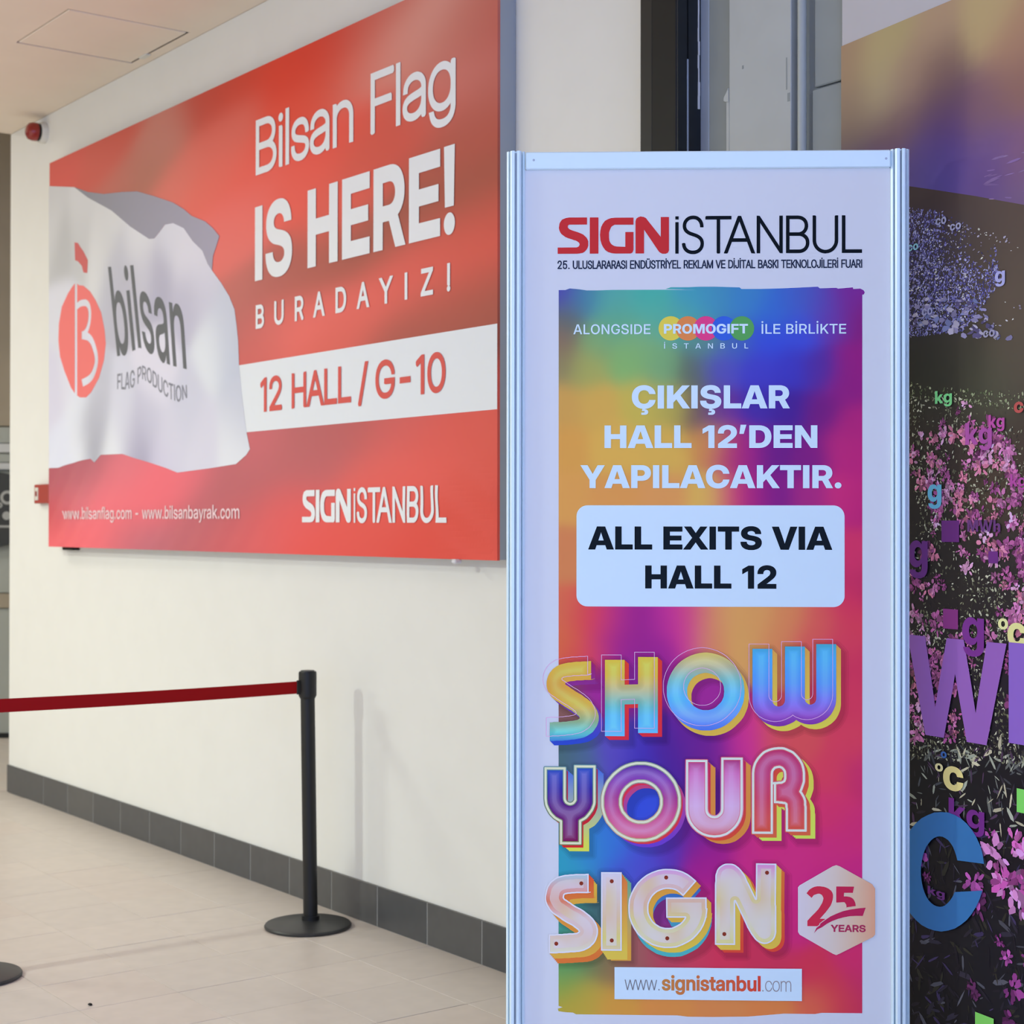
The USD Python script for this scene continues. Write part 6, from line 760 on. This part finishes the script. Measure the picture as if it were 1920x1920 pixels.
for k, (c, col) in enumerate(dots): sprint('dot', Point(c).buffer(.0299, quad_segs=16), 2 + k * .1, col)
sfit('ALONGSIDE', 'M', (-0.3290, 2.0145), (-0.1400, 2.0140), (-0.2963, 2.0385)[1], 0, 30, label='white word ALONGSIDE')
sfit('PROMOGIFT', 'B', (-0.1072, 2.0154), (0.0980, 2.0148), (-0.0352, 2.0386)[1], label='white word PROMOGIFT')
sfit('İLE BİRLİKTE', 'M', (0.1308, 2.0141), (0.3367, 2.0140), (0.2248, 2.0380)[1], 0, 25, label='white words İLE BİRLİKTE')
sfit('İSTANBUL', 'M', (-0.1069, 1.9787), (0.0988, 1.9781), (-0.0352, 1.9913)[1], 0, 760, label='white spaced word İSTANBUL')
sfit('ÇIKIŞLAR', 'B', (-0.1856, 1.8318), (0.1996, 1.8312), (0.0039, 1.8882)[1], .0005, label='white word ÇIKIŞLAR')
sfit('HALL 12’DEN', 'B', (-0.2525, 1.7346), (0.2668, 1.7347), (0.0039, 1.7903)[1], .0005, label='white words HALL 12’DEN')
sfit('YAPILACAKTIR.', 'B', (-0.3114, 1.6362), (0.3251, 1.6367), (0.0039, 1.6929)[1], .0005, label='white word YAPILACAKTIR.')
a, b = (-0.3210, 1.3463), (0.3327, 1.5944)
sprint('text_box', rect(a[0], a[1], b[0], b[1]).buffer(-.027).buffer(.027, quad_segs=10), 2, SWHITE, label='pale round-cornered box')
sfit('ALL EXITS VIA', 'B', (-0.2921, 1.4856), (0.3027, 1.4864), (0.0039, 1.5425)[1], .0005, color=si(14, 24, 38), label='black words ALL EXITS VIA')
sfit('HALL 12', 'B', (-0.1527, 1.3904), (0.1670, 1.3911), (0.0039, 1.4471)[1], .0005, color=si(14, 24, 38), label='black words HALL 12')
a, b = (-0.2275, 0.3863), (0.2286, 0.4648)
sprint('address_box', rect(a[0], a[1], b[0], b[1]), 5, SWHITE, label='pale box with the web address')
z0 = (-0.0090, 0.4090)[1]
sprint('lettering', fit('www.', 'T', (-0.2024, 0.4074)[0], (-0.1173, 0.4083)[0], z0, (-0.0090, 0.4367)[1], .0006, 0, 560), 6, si(105, 110, 130), label='thin letters www.')
bold_url = fit('signistanbul', 'M', (-0.1119, 0.4084)[0], (0.1285, 0.4108)[0], z0, (-0.0090, 0.4471)[1], .0009, 0, 740)
def url_tone(v): t = np.clip((v[:, :1] - (-0.1130, 0.4084)[0]) / ((0.1285, 0.4108)[0] - (-0.1130, 0.4084)[0]), 0, 1); return si(172, 122, 75) * (1 - t) + si(190, 66, 62) * t
sprint('lettering', bold_url, 6, url_tone, .01, label='bold letters signistanbul')
sprint('lettering', fit('.com', 'T', (0.1324, 0.4109)[0], (0.2027, 0.4116)[0], z0, (-0.0090, 0.4367)[1], .0006, 0, 560), 6, si(130, 130, 150), label='thin letters .com')

# the big display letters: printed depth, face and outline
def ramp(stops):                                                    # (t, tone) along the letter's height from its top
    ts = [s[0] for s in stops]; cs = np.array([si(*s[1]) for s in stops])
    return lambda t: np.column_stack([np.interp(t, ts, cs[:, k]) for k in range(3)])
FACE = {
 'SHOW': [ramp([(0, (214, 176, 78)), (.3, (212, 150, 72)), (.55, (205, 170, 80)), (.75, (128, 165, 140)), (.9, (85, 185, 205)), (1, (60, 120, 215))]),
          ramp([(0, (216, 184, 76)), (.25, (214, 172, 78)), (.45, (150, 165, 145)), (.6, (92, 170, 185)), (.8, (78, 172, 245)), (1, (96, 178, 250))]),
          ramp([(0, (196, 186, 110)), (.18, (160, 168, 150)), (.35, (105, 175, 195)), (.6, (78, 170, 250)), (.8, (100, 150, 255)), (1, (70, 110, 235))]),
          ramp([(0, (66, 160, 210)), (.2, (70, 160, 250)), (.5, (80, 140, 255)), (.72, (110, 105, 225)), (.88, (125, 70, 190)), (1, (110, 45, 165))])],
 'YOUR': [ramp([(0, (40, 80, 200)), (.3, (45, 40, 165)), (.5, (78, 32, 135)), (.75, (100, 28, 115)), (1, (112, 24, 88))]),
          ramp([(0, (70, 40, 160)), (.2, (120, 66, 185)), (.45, (150, 60, 150)), (.7, (185, 80, 150)), (.9, (212, 110, 165)), (1, (200, 70, 110))]),
          ramp([(0, (150, 40, 120)), (.2, (190, 110, 195)), (.6, (206, 165, 225)), (.85, (212, 155, 195)), (1, (205, 90, 110))]),
          ramp([(0, (172, 45, 110)), (.3, (176, 66, 130)), (.6, (186, 62, 100)), (.85, (200, 82, 88)), (1, (202, 80, 66))])],
 'SIGN': [ramp([(0, (150, 190, 225)), (.2, (210, 150, 165)), (.35, (215, 120, 105)), (.55, (200, 185, 210)), (.75, (205, 180, 190)), (1, (200, 205, 205))]),
          ramp([(0, (190, 195, 235)), (.3, (212, 188, 205)), (.6, (214, 180, 165)), (.85, (208, 195, 130)), (1, (205, 190, 180))]),
          ramp([(0, (190, 150, 225)), (.2, (208, 175, 195)), (.45, (212, 172, 165)), (.65, (206, 195, 150)), (.85, (205, 200, 190)), (1, (210, 195, 150))]),
          ramp([(0, (205, 130, 215)), (.2, (205, 190, 205)), (.45, (208, 190, 150)), (.7, (200, 200, 205)), (1, (205, 200, 150))])]}
EDGE = {'SHOW': [[(8, 8, (140, 30, 110), (40, 70, 205))], [(8, 7, (215, 60, 52), (210, 45, 70))], [(8, 10, (212, 165, 80), (206, 170, 80))], [(9, 9, (206, 150, 85), (200, 195, 85))]],
        'YOUR': [[(16, 14, (40, 95, 225), (190, 205, 90)), (5, 7, (150, 30, 70), (190, 40, 50))], [(11, 12, (215, 70, 60), (95, 60, 205)), (5, 6, (200, 45, 90), (205, 55, 80))],
                 [(16, 13, (222, 135, 75), (220, 130, 70)), (7, 7, (175, 35, 95), (212, 72, 60))], [(17, 14, (200, 190, 85), (185, 218, 95)), (8, 8, (195, 62, 62), (208, 95, 72))]],
        'SIGN': [[(16, 19, (220, 175, 75), (212, 110, 60)), (10, 10, (214, 75, 55), (222, 160, 75))], [(18, 19, (60, 160, 150), (220, 150, 70)), (11, 17, (215, 105, 65), (222, 180, 85))],
                 [(9, 17, (45, 40, 190), (70, 165, 190)), (9, 9, (220, 130, 65), (222, 180, 80))], [(16, 15, (212, 110, 62), (205, 70, 60)), (10, 10, (216, 180, 90), (222, 175, 80))]]}
PX = .001305
def sweep(g, dx, dz, n=7): return unary_union([affinity.translate(g, dx * i / n, dz * i / n) for i in range(n + 1)])
def patches(v, t):                                                  # mother-of-pearl sheen of the printed acrylic letters
    p = .5 + .5 * np.sin(v[:, :1] * 48 + v[:, 1:] * 30 + 1.0); q = .5 + .5 * np.sin(v[:, :1] * -27 + v[:, 1:] * 52); r = .5 + .5 * np.sin(v[:, :1] * 70 - v[:, 1:] * 18 + 2.0)
    c = si(196, 194, 232) * (1 - p) + si(214, 176, 160) * p; c = c * (1 - .4 * q) + si(208, 200, 150) * .4 * q; c = c * (1 - .55 * r) + si(204, 200, 240) * .55 * r
    return .35 * t + .65 * c
count = {}
for w, ch, wd, sts in BIG_LETTERS:
    k = count.get(w, 0); count[w] = k + 1
    g = strokes(sts, wd).buffer(0); b = g.bounds
    def tone_of(rmp, b=b): return lambda v: rmp((b[3] - v[:, 1]) / (b[3] - b[1]))
    dx, dz = 16 * PX, -18 * PX
    face = sprint('letter', g, 4, tone_of(FACE[w][k]), .008, 'printed letter %s of %s' % (ch, w))
    far_ = sweep(g, dx * (1.35 if w != 'SHOW' else .95), dz * (1.25 if w != 'SHOW' else .9))
    for q, (gr, dk) in enumerate(((.010, .90), (.006, .80), (.002, .70))): sprint('letter_shadow', far_.buffer(gr).intersection(GP), 2.2 + .01 * k + .2 * q, lambda v, dk=dk: grad(v) * dk, .014, parent=face)
    for q, (ex, ez, c0, c1) in enumerate(EDGE[w][k]):
        r2 = ramp([(0, c0), (1, c1)]); sprint('letter_depth', sweep(g, ex * PX, -ez * PX), 3 + .3 * q, tone_of(r2), .012, parent=face)
    if w == 'SHOW':
        o = affinity.translate(g, -6.5 * PX, 9 * PX); sprint('letter_outline', o.buffer(.0007).difference(o.buffer(-.0007)), 4.6, si(205, 165, 228), parent=face)
        for q, (gr, li) in enumerate(((-.009, .06), (-.0125, .14), (-.016, .24), (-.019, .34))):
            inner = affinity.translate(g.buffer(gr), -.003, .002)
            if not inner.is_empty: sprint('letter_gloss', inner, 4.4 + .03 * q, lambda v, li=li, t=tone_of(FACE[w][k]): np.minimum(t(v) * (1 + li * .55) + li * .10, .9), .02, parent=face)
    elif w == 'YOUR':
        rim = g.buffer(.0035).difference(g.buffer(-.0065)); rc = [si(120, 170, 95), si(150, 190, 120), si(205, 90, 110), si(215, 110, 110)][k]
        sprint('letter_glow', rim, 4.4, lambda v, rc=rc, t=tone_of(FACE[w][k]): .5 * rc + .5 * t(v), .012, parent=face)
        sprint('letter_outline', g.buffer(.0013).difference(g.buffer(-.0042)), 4.6, [si(214, 228, 200), si(216, 226, 205), si(226, 216, 226), si(232, 214, 222)][k], parent=face)
        for q, (gr, li) in enumerate(((-.010, .05), (-.0135, .12), (-.017, .2), (-.020, .3))):
            inner = affinity.translate(g.buffer(gr), -.002, .001)
            if not inner.is_empty: sprint('letter_gloss', inner, 4.45 + .03 * q, lambda v, li=li, t=tone_of(FACE[w][k]): t(v) * (1 - li * .6) + li * np.array([.62, .48, .66]), .02, parent=face)
    else:
        sprint('letter_outline', g.buffer(.0006).difference(g.buffer(-.0030)), 4.6, si(214, 206, 244), parent=face)
        core = g.buffer(-.012); sprint('letter_gloss', core, 4.3, lambda v, t=tone_of(FACE[w][k]): patches(v, t(v)), .008, parent=face)
        if ch == 'I': spots = [(-0.2342, 0.6743), (-0.2341, 0.5296)]
        elif ch == 'S': spots = [(-0.3086, 0.6685), (-0.3698, 0.5205)]
        elif ch == 'G': spots = [(-0.1013, 0.6845), (-0.0987, 0.5361)]
        else: spots = [(0.1441, 0.6981), (0.0403, 0.5477)]
        sprint('rivet', unary_union([Point(s).buffer(.0048) for s in spots]), 5, si(120, 50, 40), parent=face)
badge = mmp(BADGE); b = badge.bounds
def badge_tone(v): t = np.clip((v[:, 0] - b[0]) / (b[2] - b[0]), 0, 1); return ramp([(0, (190, 192, 226)), (.45, (190, 186, 200)), (.75, (192, 172, 168)), (1, (196, 150, 138))])(t)
bd = sprint('badge', badge, 5.2, badge_tone, .012, 'hexagonal 25 YEARS badge')
sw = mmp(SWOOSH)
sprint('badge_numeral', mmp(BADGE_TWO).difference(sw.buffer(.002)), 6, si(182, 44, 80), label='crimson numeral 2', parent=bd)
sprint('badge_numeral', mmp(BADGE_FIVE), 6, si(172, 36, 84), label='crimson numeral 5', parent=bd)
sprint('badge_swoosh', sw, 6.2, si(164, 36, 92), parent=bd)
sfit('YEARS', 'M', (0.2987, 0.5553), (0.3830, 0.5560), (0.3407, 0.5728)[1], .0006, 20, si(150, 45, 92), layer=6, name='badge_word', label='word YEARS', parent=bd)
